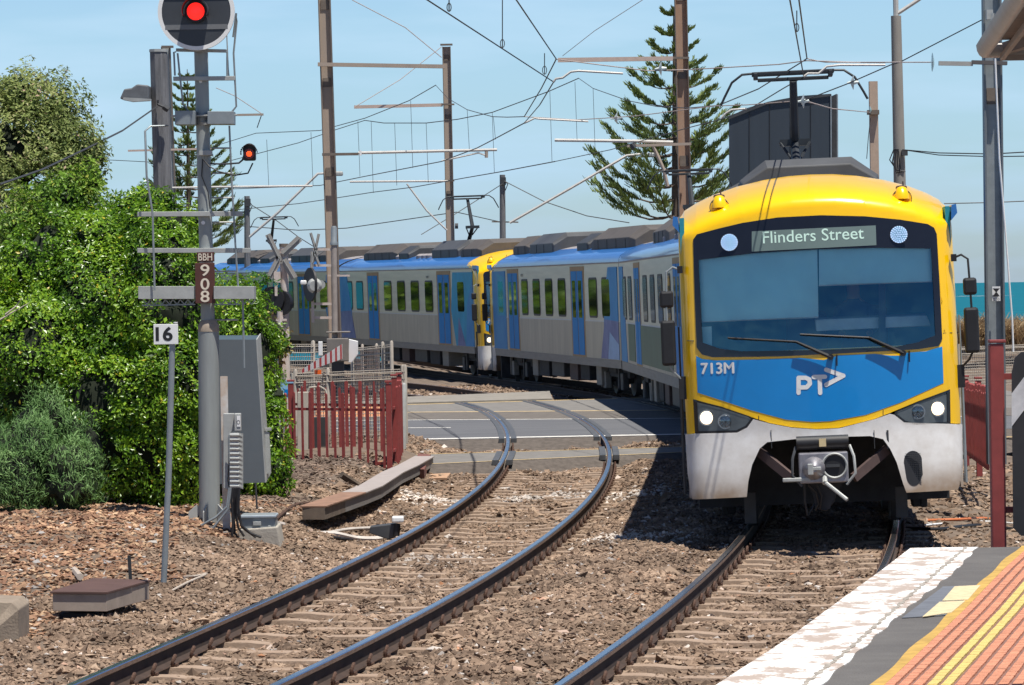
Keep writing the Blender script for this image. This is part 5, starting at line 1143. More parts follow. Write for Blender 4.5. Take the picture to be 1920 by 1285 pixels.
mesh_fence('wire mesh fence panel behind the boom barrier box', at(588, 760, 78), at(640, 755, 80), 1.25, 14, 12, (.0,))
mesh_fence('wire mesh fence panel in the shade right of the boom barrier', at(662, 757, 76), at(736, 752, 74), 1.1, 20, 14, (0, .78, 1))
mesh_fence('wire mesh fence panel along the far side of the crossing', at(668, 735, 86), at(712, 735, 84), 1.0, 14, 10, (.3, .9))
mesh_fence('long pale wire mesh fence below the dune grass on the right', at(1800, 728, 88), at(1960, 722, 88), .95, 46, 14, (0, .5, 1))
one('bollard', MB().tube([at(756, 870, 63.2), at(757, 722, 63.2), at(757, 718, 63.2)], [.05, .05, .03], 12), M['galvl'], 'grey round post at the end of the dark red fence', 'post', smooth=True)
one('beige_pillar', MB().bar(at(568, 855, 61), at(568, 735, 61), .17, .12).bar(at(578, 855, 61.3), at(578, 735, 61.3), .08, .1), MATS['beige_post'], 'beige square pillar behind the dark red fence', 'pillar', bevel=.01)
one('grab_hoop', MB().tube([at(x, y, 60.5) for x, y in [(577, 735), (580, 727), (600, 725), (610, 731), (614, 745), (615, 850)]], .014, 7), MATS['beige_post'], 'pale bent tube hoop behind the dark red fence', 'handrail', smooth=True)
one('grated_cabinet', MB().box(at(601, 820, 61.6), (.28, .2, .66)), M['darkm'], 'dark vented box standing behind the dark red fence', 'cabinet', bevel=.01)
bs = thing('blue_notice', 'pale blue notice board half hidden by the hedge end', 'sign', at(538, 770, 63)); MB().box(at(538, 730, 63), (.22, .02, .30)).build('board', mat('pale_blue_sign', (.25, .48, .66), .6, 0, .1), bs); MB().box(at(540, 735, 62.98), (.12, .006, .08)).build('notice_panel', M['doorblue'], bs); MB().tube([at(548, 765, 63.1), at(548, 700, 63.1)], .02, 8).build('post', MATS['beige_post'], bs)
# ---------------------------------------------------------------- crossing signals
wp = mat('rust_flecked_white', (.62, .58, .54), .7, 0, .12, 4, col2=(.50, .36, .28)); xg = mat('crossbuck_back', (.33, .31, .28), .6, .1, .1)
def crossbuck(C_, arms, root, m):
    for (dx, dz, dx2, dz2, w) in arms:
        a, b = C_+Vector((dx, 0, dz)), C_+Vector((dx2, 0, dz2)); d = (b-a).normalized(); n = Vector((-d.z, 0, d.x))*w/2
        o = MB().prism([a-n, b-n, b+n, a+n], (0, .015, 0)).build('cross_arm', m, root); MB().bar(a+Vector((0, -.015, 0)), b+Vector((0, -.015, 0)), .02, .012).build('stiffener', M['galvl'], o)
Yc = 70.0; s1 = thing('crossing_signal', 'white level crossing signal pole with a wide crossbuck seen from behind', 'crossing signal', at(537, 820, Yc))
MB().tube([at(538, 820, Yc), at(532, 462, Yc)], .078, 16).build('pole', wp, s1, smooth=True); MB().tube([at(532, 463, Yc), at(532, 457, Yc)], .085, 12).build('pole_cap', M['mastd'], s1)
C_ = at(525, 482, Yc-.12)
crossbuck(C_, [(-.22, .42, -.02, -.02, .10), (.37, .34, .05, .05, .13), (-.20, -.38, .0, .0, .13), (.06, -.05, .26, -.40, .13)], s1, xg)
MB().box(at(520, 520, Yc-.1), (.12, .12, .2)).box(at(518, 545, Yc-.1), (.05, .1, .2)).build('bracket', wp, s1); MB().box(at(531, 476, Yc), (.22, .2, .03)).build('bracket', wp, s1)
for x, y in ((513, 562), (526, 568)): MB().tube([at(x-3, y, Yc-.1), at(x+2, y, Yc-.0), at(x+4, y, Yc+.05)], [.24, .24, .1], 20).build('flasher_disc', M['black'], s1, smooth=True)
MB().tube([at(528, 700, Yc-.1), at(525, 582, Yc-.1)], .06, 10).box(at(528, 600, Yc-.08), (.2, .14, .04)).box(at(528, 626, Yc-.08), (.2, .14, .04)).build('side_tube', wp, s1)
Yd = 69.0; s2 = thing('boom_barrier', 'level crossing signal pole with round flasher, counterweights and red and white striped boom', 'boom barrier', at(630, 800, Yd)); pg = M['galvl']
MB().tube([at(628, 660, Yd), at(626, 460, Yd)], .055, 14).build('pole', mat('pole_grey_brown', (.33, .29, .26), .7, 0, .15), s2, smooth=True)
MB().tube([at(626, 460, Yd), at(626, 455, Yd), at(626, 452, Yd), at(626, 428, Yd), at(626, 424, Yd)], [.07, .07, .055, .055, .04], 14).build('bell', M['galv'], s2, smooth=True)
cb_ = at(586, 474, Yd-.1)
crossbuck(cb_, [(-.03, .36, .08, -.02, .05), (.12, .34, .0, -.18, .05), (.0, .02, -.02, -.28, .06), (.03, .02, .12, -.25, .05)], s2, xg)
for y in (468, 498, 570, 596): MB().bar(at(588, y, Yd), at(626, y, Yd), .05, .045).build('arm_bracket', wp, s2)
MB().bar(at(586, 560, Yd), at(587, 605, Yd), .05, .07).build('upright_bracket', wp, s2); MB().bar(at(615, 517, Yd), at(656, 517, Yd), .035, .035).build('arm_bracket', wp, s2)
MB().tube([at(580, 534, Yd-.10), at(583.5, 534, Yd-.085)], [.31, .31], 26).build('target_disc', M['black'], s2, smooth=True)
MB().tube([at(590, 536, Yd-.35), at(590, 536, Yd-.25), at(590, 536, Yd-.05)], [.09, .14, .14], 18).tube([at(602, 534, Yd-.25), at(602, 534, Yd-.05)], [.08, .08], 12).build('flasher_back', M['galvl'], s2, smooth=True); MB().box(at(569, 530, Yd-.1), (.11, .1, .08)).build('lamp_hood', M['white'], s2, bevel=.02)
MB().box(at(634, 656, Yd), (.40, .34, .42)).box(at(634, 623, Yd), (.44, .3, .03)).build('mechanism_box', mat('mechanism_brown_grey', (.20, .18, .16), .7, .1, .15), s2, bevel=.015)
MB().box(at(601, 654, Yd-.1), (.08, .03, .26)).build('counterweight', M['white'], s2, bevel=.01); MB().prism([at(x, y, Yd-.15) for x, y in [(654, 636), (671, 640), (671, 665), (660, 680), (653, 680)]], (0, .12, 0)).build('counterweight', M['white'], s2, bevel=.01)
MB().box(at(634, 720, Yd), (.22, .22, .9)).build('pedestal', M['darkm'], s2)
# boom pointing along the road, away to the left and towards the camera
ba, bb = at(642, 673, Yd-.25), at(566, 700, Yd-8.0); bd = bb-ba; nb = 15
boom = MB().prism([ba, bb, bb+Vector((0, 0, .06)), ba+Vector((0, 0, .27))], (0, .04, 0)).build('boom', M['white'], s2)
for i in range(nb):
    if i % 2: continue
    a0, a1 = (i+.15)/nb, (i+.95)/nb; h0, h1 = .27-.21*a0, .27-.21*a1; mb = MB()
    mb.prism([ba+bd*a0+Vector((0, -.004, .0)), ba+bd*a1+Vector((0, -.004, 0)), ba+bd*a1+Vector((0, -.004, h1)), ba+bd*a0+Vector((0, -.004, h0))], (0, .002, 0)); mb.build('red_band', mat('reflective_red', (.50, .02, .02), .5), boom)
MB().tube([at(596, 702, Yd-5), at(596, 694, Yd-5)], .06, 12).build('boom_lamp', mat('orange_lamp', (.75, .13, .02), .4), s2)
# ---------------------------------------------------------------- masts
def mast(label, xb, yb, xt, yt, Y, w, m=None, mi=None, marks=(), cat='mast', group=None, back=False):
    t = thing('catenary_mast', label, cat, at(xb, yb, Y), group or 'steel masts of the overhead line'); a, b = at(xb, yb, Y), at(xt, yt, Y)
    MB().ibeam(a, b, w, w*.9, .014).build('web', m or M['mast'], t); o = MB()
    d = (b-a).normalized(); x = d.cross(Vector((0, -1, 0))).normalized()
    for s in (-1, 1): MB().bar(a+x*s*(w/2+.004)-Vector((0, .02, 0)), b+x*s*(w/2+.004)-Vector((0, .02, 0)), .022, w*.9).build('flange', mi or M['mastd'], t)
    for k0, k1 in marks:
        p0, p1_ = a+(b-a)*k0, a+(b-a)*k1; MB().bar(p0-Vector((0, .02, 0)), p1_-Vector((0, .02, 0)), w*.72, .02).build('dark_band', M['mastd'], t)
    return t
def mk(ya, yb, y0, y1): return ((yb-y1)/(yb-ya), (yb-y0)/(yb-ya))
def arm(root, x0, y0, x1, y1, Y, h, d=.10, m=None, nm='cross_arm', Y1=None): return MB().bar(at(x0, y0, Y), at(x1, y1, Y1 or Y), d, h/S(Y)).build(nm, m or M['mast'], root)
def tube(root, pts, Y, r, m=None, nm='cantilever_tube', n=8):
    return MB().tube([at(p[0], p[1], p[2] if len(p) > 2 else Y) for p in pts], r, n).build(nm, m or MATS['pale_tube'], root, smooth=True)
mat('pale_tube', (.52, .50, .46), .5, .2, .1); mat('pink_beam', (.52, .40, .33), .7, 0, .1)
m1_ = mast('tall tan steel mast rising beside the boom barrier', 632, 752, 600, -260, 91, .27, marks=[mk(-260, 752, a, b) for a, b in ((0, 18), (146, 163), (314, 330))])
arm(m1_, 596, 121, 834, 125, 90.8, 7, .12, M['mast']); arm(m1_, 604, 290, 672, 289, 90.7, 5, .08, M['mastd']); tube(m1_, [(672, 287), (932, 281)], 90.7, .035)
tube(m1_, [(912, 284), (912, 296)], 90.7, .04, M['mast'], 'drop_bracket'); tube(m1_, [(912, 292), (897, 287), (860, 295), (828, 302)], 90.7, .02, nm='steady_arm'); MB().box(at(676, 287, 90.6), (.05, .06, .12)).build('clamp', M['white'], m1_)
m2_ = mast('tan flat topped steel mast in mid sky behind the second unit', 846, 520, 837, 88, 131, .26, marks=[mk(88, 520, a, b) for a, b in ((103, 114), (215, 225), (358, 369))])
MB().box(at(837, 84, 131), (.42, .3, .05)).build('mast_cap', M['mastd'], m2_); arm(m2_, 664, 201, 830, 197, 131, 6, .10, MATS['pink_beam']); arm(m2_, 828, 196, 852, 196, 130.9, 3, .1, M['mastd']); tube(m2_, [(656, 341), (800, 340), (840, 340)], 130.7, .035); arm(m2_, 832, 339, 852, 339, 130.8, 3, .1, M['mastd'])
tube(m2_, [(763, 345), (800, 395), (838, 432)], 130.6, .03); MB().tube([at(853, 424, 130.8), at(859, 424, 130.8)], .10, 10).build('lamp', M['darkm'], m2_)
tube(m2_, [(665, 201), (750, 150), (828, 88)], 130.8, .012, MATS['pink_beam'], 'tie_wire', 5)
m3_ = mast('rusty brown steel mast in front of the large pine, behind the train', 1287, 520, 1275, -60, 104, .32, marks=[mk(-60, 520, a, b) for a, b in ((134, 148), (292, 312), (-10, 2))], m=mat('rusty_mast_paint', (.33, .19, .115), .85, 0, .2, 3, col2=(.38, .27, .20), stretch=(1, 1, .3)))
arm(m3_, 1046, 113, 1262, 110, 103.8, 8, .12, MATS['pink_beam']); arm(m3_, 1262, 109, 1292, 109, 103.8, 4, .14, M['mastd']); tube(m3_, [(1040, 263), (1200, 265), (1262, 267)], 103.7, .045); arm(m3_, 1176, 274, 1296, 270, 103.6, 5, .1, M['mast']); tube(m3_, [(1224, 272), (1245, 320), (1252, 350)], 103.6, .05, M['mast'])
MB().tube([at(1184, 270, 103.6), at(1190, 278, 103.6)], .09, 8).build('insulator', M['darkm'], m3_)
m4_ = mast('galvanised grey steel mast at the right, in front of the sea', 1868, 870, 1857, -150, 47, .20, m=M['galv'], mi=mat('grey_flange', (.16, .18, .19), .5, .3), marks=[mk(-150, 870, 165, 195)])
arm(m4_, 1822, 117, 1888, 119, 46.8, 7, .1, mat('bracket_dark', (.10, .09, .085), .6)); arm(m4_, 1760, 119, 1824, 120, 46.8, 8, .05, mat('beam_grey_beige', (.34, .33, .30), .6)); MB().box(at(1868, 551, 46.85), (.10, .01, .18)).build('marker_plate', M['white'], m4_)
MB().prism([at(x, y, 46.82) for x, y in [(1861, 541), (1875, 541), (1868, 549)]], (0, .004, 0)).prism([at(x, y, 46.82) for x, y in [(1868, 547), (1875, 556), (1861, 556)]], (0, .004, 0)).build('marker_symbol', M['black'], m4_); ptext('030', 1862, 564, 46.82, 5, M['black'], m4_, 12)
tube(m4_, [(1866, 110), (1874, 300), (1884, 420), (1898, 600), (1900, 660)], 46.3, .012, M['white'], 'downlead', 6); MB().box(at(1855, 28, 46.8), (.08, .1, .12)).tube([at(1862, 25, 46.7), at(1860, 40, 46.7)], .02, 6).build('top_bracket', M['galvl'], m4_)
def dsc(root, x, y, Y, r=.12): MB().tube([at(x-2, y, Y), at(x-1, y, Y), at(x+2, y, Y)], [r*.3, r, r*.4], 14).build('insulator', mat('insulator_glass', (.30, .42, .40), .2, 0, .1), root, smooth=True)
dsc(m4_, 1749, 117, 46.8)
# lamp pole, tan stub pole, timber poles
lp = thing('lamp_pole', 'concrete street lamp pole behind the train roof, with a bundle of cables', 'lamp pole', at(1690, 420, 140))
MB().tube([at(1690, 480, 140), at(1680, 30, 140)], [.24, .19], 14).build('pole', mat('pole_concrete', (.27, .25, .22), .85, 0, .15, 3, stretch=(1, 1, .2)), lp, smooth=True); tube(lp, [(1680, 31), (1679, -20)], 140, .10); tube(lp, [(1684, 25), (1722, 0), (1740, -14)], 140, .07)
MB().box(at(1696, 287, 139.7), (.22, .2, .2)).build('junction_box', M['darkm'], lp)
for i in range(5): tube(lp, [(1676+2*i, 280), (1668+5*i, 300+4*i), (1680, 318+2*i), (1698-2*i, 322)], 139.6, .022, M['black'], 'cable_loop', 5)
tp2 = thing('concrete_post', 'pale tan square post between the dark billboard and the lamp pole', 'post', at(1641, 400, 118)); MB().bar(at(1641, 400, 118), at(1637, 153, 118), .26, .26).build('post', mat('tan_concrete', (.44, .33, .25), .85, 0, .1), tp2); MB().box(at(1637, 211, 117.8), (.36, .3, .14)).build('collar', M['mastd'], tp2); dsc(tp2, 1632, 207, 117.6, .14)
tube(tp2, [(1632, 222), (1628, 260), (1625, 298)], 117.7, .012, M['wire'], 'stay', 5)
wpole = thing('timber_pole', 'thick weathered timber pole with a floodlight, left of the signal mast', 'pole', at(312, 700, 60))
MB().tube([at(312, 720, 60), at(305, 350, 60), at(297, 97, 60)], [.15, .15, .14], 9).build('pole', M['wood'], wpole); MB().tube([at(297, 98, 60), at(297, 93, 60)], .15, 9).build('pole_cap', M['galvl'], wpole)
fl = MB().prism([at(x, y, 60) for x, y in [(230, 188), (238, 170), (252, 168), (262, 161), (284, 163), (284, 190), (250, 192)]], (0, -.45, .0)).build('floodlight', mat('floodlight_grey', (.14, .145, .15), .5, .2, .2), wpole, bevel=.02)
MB().prism([at(x, y, 59.5) for x, y in [(230, 187), (250, 191), (284, 189), (284, 186), (232, 183)]], (0, -.04, 0)).build('glass_rim', M['galvl'], fl)
MB().tube([at(296, 188, 59.8), at(296, 196, 59.8), at(311, 203, 59.7)], .02, 6).tube([at(307, 200, 59.7), at(316, 206, 59.7)], .05, 8).build('cable_clamp', M['darkm'], wpole)
m5_ = mast('slim grey steel mast directly behind the weathered timber pole', 330, 600, 311, 88, 78, .16, m=M['galvl']); arm(m5_, 303, 88, 325, 88, 77.9, 4, .1, M['mastd']); tube(m5_, [(314, 190), (322, 390)], 77.6, .03, M['white'], 'conduit')
arm(m5_, 322, 218, 494, 215, 77.8, 4, .06, M['mast']); arm(m5_, 240, 283, 396, 279, 77.7, 3.5, .05, MATS['pink_beam']); tube(m5_, [(300, 353), (400, 351), (586, 349)], 77.6, .022)
for (x, y0, y1, Y, lb_) in ((463, 368, 470, 150, 'thin grey timber pole with a lamp stay, left of the crossbuck'), (942, 328, 440, 150, 'thin dark timber pole in the gap between the middle mast and the pine')):
    t = thing('timber_pole', lb_, 'pole', at(x+1, y1, Y)); MB().tube([at(x+1, y1+60, Y), at(x, y0, Y)], [.13, .11], 9).build('pole', M['wood'], t)
    MB().tube([at(x+3, y0+8, Y), at(x+10, y0+18, Y), at(x+5, y0+30, Y)], .02, 5).box(at(x+2, y0+12, Y-.1), (.2, .2, .3)).build('cable_gear', M['darkm'], t)
    if x > 900: MB().bar(at(922, 416, Y), at(972, 417, Y), .04, .05).build('cross_arm', M['mastd'], t)
def street_lamp(pts, hx, hy, Y, lab):
    t = thing('street_lamp', lab, 'street lamp', at(*pts[0], Y)); MB().tube([at(x, y, Y) for x, y in pts], .045*Y/130, 7).build('lamp_arm', MATS['pale_tube'], t, smooth=True); MB().box(at(hx, hy, Y), (.55, .25, .18)).build('lamp_head', M['galvl'], t, bevel=.05); return t
street_lamp([(956, 418), (1070, 353), (1175, 292), (1205, 289)], 1214, 291, 148, 'long slanting pale lamp arm crossing in front of the pine branches'); street_lamp([(466, 446), (520, 400), (596, 326), (618, 325)], 630, 326, 149, 'long slanting pale lamp arm behind the tall tan mast')
# billboard
bbd = thing('billboard', 'big dark slate billboard with a slanting curved top above the train', 'billboard', at(1470, 420, 96)); dk = mat('billboard_slate', (.028, .040, .054), .6, 0, .1, 2, stretch=(2, 2, .2))
MB().prism([at(x, y, 96) for x, y in [(1368, 430), (1367, 219), (1400, 203), (1440, 191), (1500, 180), (1558, 176), (1559, 430)]], (0, .12, 0)).build('panel', dk, bbd)
for x_, y_ in ((1405, 205), (1443, 194), (1482, 186), (1520, 181)): MB().bar(at(x_, 430, 95.985), at(x_, y_, 95.985), .012, .012).build('panel_joint', M['black'], bbd)
MB().bar(at(1367, 222, 95.97), at(1440, 193, 95.97), .03, .05).bar(at(1440, 193, 95.97), at(1558, 178, 95.97), .03, .05).build('top_capping', M['darkm'], bbd)
MB().prism([at(x, y, 96.2) for x, y in [(1560, 430), (1560, 180), (1569, 176), (1571, 430)]], (0, .5, 0)).build('side_return', M['darkm'], bbd); MB().bar(at(1571, 430, 96), at(1570, 177, 96), .03, .03).bar(at(1559, 430, 95.97), at(1558, 177, 95.97), .03, .03).build('edge_trim', M['galv'], bbd)
# ---------------------------------------------------------------- wires
wires = []
def wire(pts, r, label, m='wire', cat='wire', group=None, n=4):
    r *= .8
    """pts: (px, py, Y) or (px, py, None, height above rail)"""
    w = []
    for p in pts:
        w.append(at(p[0], p[1], p[2]) if len(p) == 3 else G(p[0], p[1], p[3]))
    q_ = []
    for i in range(len(w)-1):
        L__ = (w[i+1]-w[i]); k = 5 if len(w) > 2 else 1
        for j in range(k):
            t = j/k; p0 = w[max(i-1, 0)]; p3 = w[min(i+2, len(w)-1)]
            q_.append(w[i]+L__*t if True else p0)
    q_.append(w[-1]); return one('overhead_wire', MB().tube(q_, r, n), M[m] if m in M else MATS[m], label, cat, group, smooth=True)
wire([(760,-25,34.4),(801,0,36),(1038,154,50.6)], .011, 'thick contact wire sloping down from the top centre to the first steady arm'); wire([(955,-25,36),(968,0,37),(1043,111,50.4)], .011, 'messenger wire dropping steeply from the top centre to the tan beam end')
wire([(1038,154,50.6),(1012,197,57),(983,231,64.5)], .012, 'contact wire between the first and second steady arms'); wire([(1043,111,50.4),(1015,166,57),(983,219,64.5)], .012, 'messenger wire between the first and second steady arms')
wire([(983,231,64.5),(925,262,72),(894,278,76),(828,303,85),(684,331,99),(600,348,108),(400,356,120)], .014, 'long contact wire running left from the second steady arm behind both masts')
wire([(983,219,64.5),(950,220,70),(923,219,74),(876,206,78),(840,185,82),(817,160,85)], .010, 'sagging messenger wire rising to the middle mast'); wire([(817,160,85),(767,189,92),(684,222,104),(600,245,114),(480,250,122),(400,275,128)], .014, 'messenger wire sagging left of the middle mast, upper one')
wire([(1085,147,100),(1028,172,104),(923,211,110),(858,224,114),(799,231,118),(720,231,124),(684,226,127)], .017, 'far messenger wire hanging low across the middle of the sky'); wire([(684,226,127),(625,245,130),(560,268,133),(400,310,140),(200,300,150)], .016, 'far messenger wire continuing left past the tall tan mast')
wire([(1085,147,100),(1112,166,96),(1177,189,88),(1232,200,80),(1289,203,72),(1347,198,65),(1422,167,56),(1501,118,49),(1513,110,47)], .012, 'messenger wire crossing in front of the pine to the platform span')
wire([(1041,303,98),(935,323,108),(871,334,114),(777,351,123),(697,361,130),(640,370,136),(560,382,142),(400,398,155)], .017, 'far contact wire running left just above the train roofs'); wire([(1041,303,98),(1145,281,90),(1176,272,86),(1290,240,74),(1352,224,66),(1408,203,60),(1467,167,54),(1507,144,50.5)], .012, 'contact wire descending in front of the pine to the pantograph')
wire([(1507,144,50.5),(1481,0,36.5),(1478,-20,35)], .010, 'contact wire rising to the top edge above the pantograph'); wire([(1513,110,47),(1498,0,36.8),(1495,-20,35)], .010, 'messenger wire rising to the top edge above the pantograph')
mat('guy_pink', (.30, .25, .23), .7); 
wire([(1041,111,50.4),(1110,120,50.4),(1215,133,50.4),(1290,131,50.4),(1460,121,48.5),(1513,114,47.5),(1600,117,47.5),(1745,117,46.9)], .009, 'long horizontal span wire from the tan beam end to the right grey mast', 'guy_pink'); wire([(983,219,64.5),(1080,225,64.5),(1130,222,64),(1190,218,62),(1340,199,57),(1400,197,55),(1490,190,53),(1507,189,52)], .009, 'span wire at the height of the dark billboard top', 'guy_pink')
wire([(1507,189,52),(1590,157,50),(1670,122,48.5),(1687,117,48),(1840,38,46.9)], .010, 'slanting stay wire rising to the right grey mast'); wire([(1507,189,52),(1560,204,70),(1632,211,117)], .014, 'stay wire from the glass insulator to the tan post', 'guy_pink')
wire([(1513,110,47.5),(1535,115,47.5),(1548,117,47.5),(1660,118,47.4)], .008, 'short upper strand of the span beside the lamp pole', 'guy_pink')
def steady(pts, Y, lab, r=.016): return one('steady_arm', MB().tube([at(x, y, Y) for x, y in pts], r, 7), MATS['pale_tube'], lab, 'steady arm', smooth=True)
steady([(1038,154),(1042,148),(1055,146),(1070,135),(1085,133),(1168,138)], 50.4, 'pale curved steady arm just below the tan beam'); steady([(983,231),(990,228),(1002,222),(1012,223),(1103,228)], 64.4, 'pale curved steady arm at the lower left of the pine')
steady([(1507,144),(1515,138),(1535,138),(1550,125),(1575,122),(1660,122)], 50, 'pale curved steady arm right of the train pantograph'); steady([(1352,222),(1362,212),(1372,206),(1400,204)], 58, 'short pale steady arm beside the dark billboard')
ins = [(1240,129,50.4,'white insulator on the span wire in front of the pine'),(1157,222,64,'pale insulator on the lower span wire at the pine edge'),(1507,190,52,'glass disc insulator above the cab roof'),(1600,155,50,'white insulator on the stay wire right of the pantograph')]
for x, y, Y, lb_ in ins:
    one('insulator', MB().tube([at(x-12, y+1, Y), at(x-5, y, Y), at(x-4, y, Y), at(x, y, Y), at(x+1, y, Y), at(x+10, y-1, Y)], [.012, .02, .04, .10, .03, .015], 12), mat('insulator_white', (.62, .68, .64), .3), lb_, 'insulator', smooth=True)
wire([(1157,278,106),(1178,272,106)], .02, 'thin wire') if 0 else None
dr = [(583,248,348,113),(671,228,331,100),(696,229,362,128),(770,189,315,92),(799,231,343,118),(876,207,280,77),(923,212,325,109),(925,219,262,73),(1031,172,303,99),(1078,154,262,101),(1112,166,286,92),(500,262,350,126),(740,231,348,124)]
for i, (x, y0, y1, Y) in enumerate(dr):
    one('dropper_wire', MB().tube([at(x, y0, Y), at(x+4, y1, Y)], .0052*Y/90, 4), M['wire'], 'thin vertical dropper wire hanging between messenger and contact wires', 'wire', 'dropper wires of the overhead line')
for (x, y0, y1, Y) in ((1021, 100, 140, 49.7), (942, 0, 90, 44.8), (842, 0, 22, 37.6), (1494, 20, 60, 40)):
    one('dropper_wire', MB().tube([at(x, y0, Y), at(x, y1, Y)], .006, 4).tube([at(x+4*math.sin(a*.7), y1-8+8*math.cos(a*.7), Y) for a in range(10)], .005, 4), M['wire'], 'thin dropper wire with a small loop at its foot', 'wire', 'looped dropper wires near the camera')
wire([(0,346,40),(80,318,45),(160,280,51),(230,245,56),(296,199,59.8)], .018, 'thick cable rising from the left edge to the weathered timber pole'); wire([(1692,281,139.5),(1760,287,136),(1860,289,132),(1930,285,128)], .025, 'upper telephone cable running right from the lamp pole'); wire([(1692,281,139.5),(1760,291,136),(1860,294,132),(1930,293,128)], .022, 'lower telephone cable running right from the lamp pole')
wire([(1770,382,150),(1860,380,150),(1930,377,150)], .025, 'thin distant wire right of the train roof'); wire([(660,0,84),(760,52,84),(828,108,84)], .012, 'faint stay wire from the top edge down to the middle mast', 'guy_pink'); wire([(1055,105,50),(1115,58,48),(1205,0,46)], .006, 'faint stay wire from the tan beam up to the top edge', 'guy_pink')
wire([(942,345,149.8),(900,372,148),(856,400,147),(790,440,146)], .022, 'drooping cable left of the dark timber pole'); wire([(946,340,149.8),(1020,378,149),(1100,405,148),(1180,418,147)], .022, 'drooping cable right of the dark timber pole'); wire([(474,386,149.8),(520,415,149),(560,445,148),(600,470,147)], .022, 'cable drooping right from the thin grey timber pole')
wire([(400,420,160),(560,432,158),(650,428,156),(760,412,154),(856,398,150),(945,418,152)], .022, 'low telephone cable between the two masts'); wire([(405,165,78),(440,180,78),(490,213,77.9)], .01, 'faint diagonal stay right of the signal mast', 'guy_pink'); wire([(490,217,77.8),(482,240,77.8)], .012, 'short hanger wire at the small beam end')
# ---------------------------------------------------------------- canopy corner
cn = thing('platform_canopy', 'corner of the station canopy with a pale gutter and brown boarding, top right', 'canopy', at(1860, 108, 13.2)); Yk = 13.2
c0 = at(1846, 104, Yk); zc = c0.z; e1 = Vector((G(1925, -12, zc).x, G(1925, -12, zc).y, zc)); e1 = c0+(e1-c0)*1.4; e2 = c0+Vector((1.6, .05, 0))
gm = mat('gutter_cream', (.42, .40, .37), .5, .1, .12, 6); sof = mat('soffit_brown_boards', (.17, .12, .09), .8, 0, .25, 6, stretch=(1, 8, 1)); fas = mat('fascia_taupe', (.30, .24, .20), .7, 0, .12)
def gut(a, b, inn):
    d = (b-a).normalized(); mb = MB(); n = 7
    for p in (a, b):
        for i in range(n+1):
            t = math.pi*(.5+i/n*.5) if False else math.pi*(i/n); mb.v.append(p+Vector((0, 0, .035))-inn*.03*math.cos(t)*1.0-Vector((0, 0, .045*math.sin(t))))
    for i in range(n): mb.f.append((i, i+1, n+2+i, n+1+i)); mb.m.append(0)
    return mb
i1 = Vector((1, .15, 0)).normalized(); i2 = Vector((0, -1, 0))
gut(c0, e1, i1).build('gutter', gm, cn, smooth=True); gut(c0, e2, i2).build('gutter', gm, cn, smooth=True)
MB().tube([c0+Vector((0, 0, .036)), e1+Vector((0, 0, .036))], .006, 6).tube([c0+Vector((0, 0, .036)), e2+Vector((0, 0, .036))], .006, 6).build('gutter_lip', gm, cn)
cI = c0+i1*.05+i2*.04
MB().prism([cI, e1+i1*.05, e1+i1*.065, cI+i1*.015+i2*.01], (0, 0, -.02)).build('fascia', fas, cn); MB().prism([cI+Vector((0, 0, -.002)), e2+i2*.05, e2+i2*.065, cI+i2*.015+i1*.01+Vector((0, 0, -.002))], (0, 0, -.02)).build('fascia', fas, cn)
MB().prism([cI+Vector((0, 0, .05)), e1+i1*.06+Vector((0, 0, .05)), Vector((e2.x, e1.y, zc+.45)), e2+i2*.06+Vector((0, 0, .05))], (0, 0, .03)).build('soffit', sof, cn)
for k in range(5):
    t = .06+.10*k; MB().bar(cI+Vector((t, -.02, .03+t*.12)), cI+Vector((1.5, -t*1.2-.02, .03+t*.2)), .02, .025).build('rafter', fas, cn)
MB().bar(cI+Vector((.02, -.02, .02)), cI+Vector((1.0, -1.0, .3)), .04, .04).build('hip_beam', fas, cn)
# cables right of the train
cable('cable', [(1700,990),(1760,992),(1830,985),(1900,992)], .02, M['black'], 'black cable on the stones right of the train, lower one', z=-.3)
cable('cable', [(1735,985),(1790,980),(1850,978),(1905,982)], .012, M['white'], 'thin white cable on the stones right of the train', z=-.3); cable('cable', [(1740,976),(1800,974),(1845,972),(1860,975)], .018, MATS['orange_pipe'], 'orange hose on the stones behind the red post', z=-.3)
cable('cable', [(1790,905),(1810,925),(1830,925),(1850,930),(1875,945)], .016, M['black'], 'coiled black cable at the foot of the red fence', z=-.3)
# ---------------------------------------------------------------- vegetation
def leafmat(name, stops, rough=.38, trans=.25, spec=.5): return attr_mat(name, stops, rough, spec=spec, trans=trans)
LM = {'bright': leafmat('glossy_green_leaf', [(0, (.04, .10, .008)), (.3, (.10, .22, .014)), (.6, (.19, .35, .02)), (.85, (.30, .46, .03)), (.975, (.34, .48, .04)), (.985, (.55, .42, .03)), (1, (.60, .50, .05))], .34, .32, .5),
      'olive': leafmat('olive_leaf', [(0, (.08, .12, .03)), (.4, (.22, .28, .08)), (.75, (.34, .38, .13)), (.95, (.50, .47, .26)), (1, (.50, .36, .25))], .6, .3, .3),
      'mid': leafmat('light_green_leaf', [(0, (.05, .12, .01)), (.4, (.14, .27, .02)), (.8, (.26, .40, .04)), (1, (.44, .46, .08))], .5, .3, .4),
      'rose': leafmat('grey_green_needle', [(0, (.05, .12, .03)), (.5, (.13, .25, .07)), (1, (.24, .38, .14))], .6, .2, .3),
      'pine': leafmat('pine_needle', [(0, (.06, .10, .03)), (.5, (.16, .22, .06)), (1, (.30, .35, .10))], .6, .15, .3),
      'grass': leafmat('dry_dune_grass', [(0, (.16, .10, .05)), (.5, (.32, .22, .12)), (1, (.48, .37, .22))], .8, .2, .2),
      'pinkish': leafmat('reddish_yellow_leaf', [(0, (.06, .08, .02)), (.4, (.20, .22, .05)), (.7, (.35, .28, .08)), (1, (.40, .18, .10))], .5, .3, .3)}
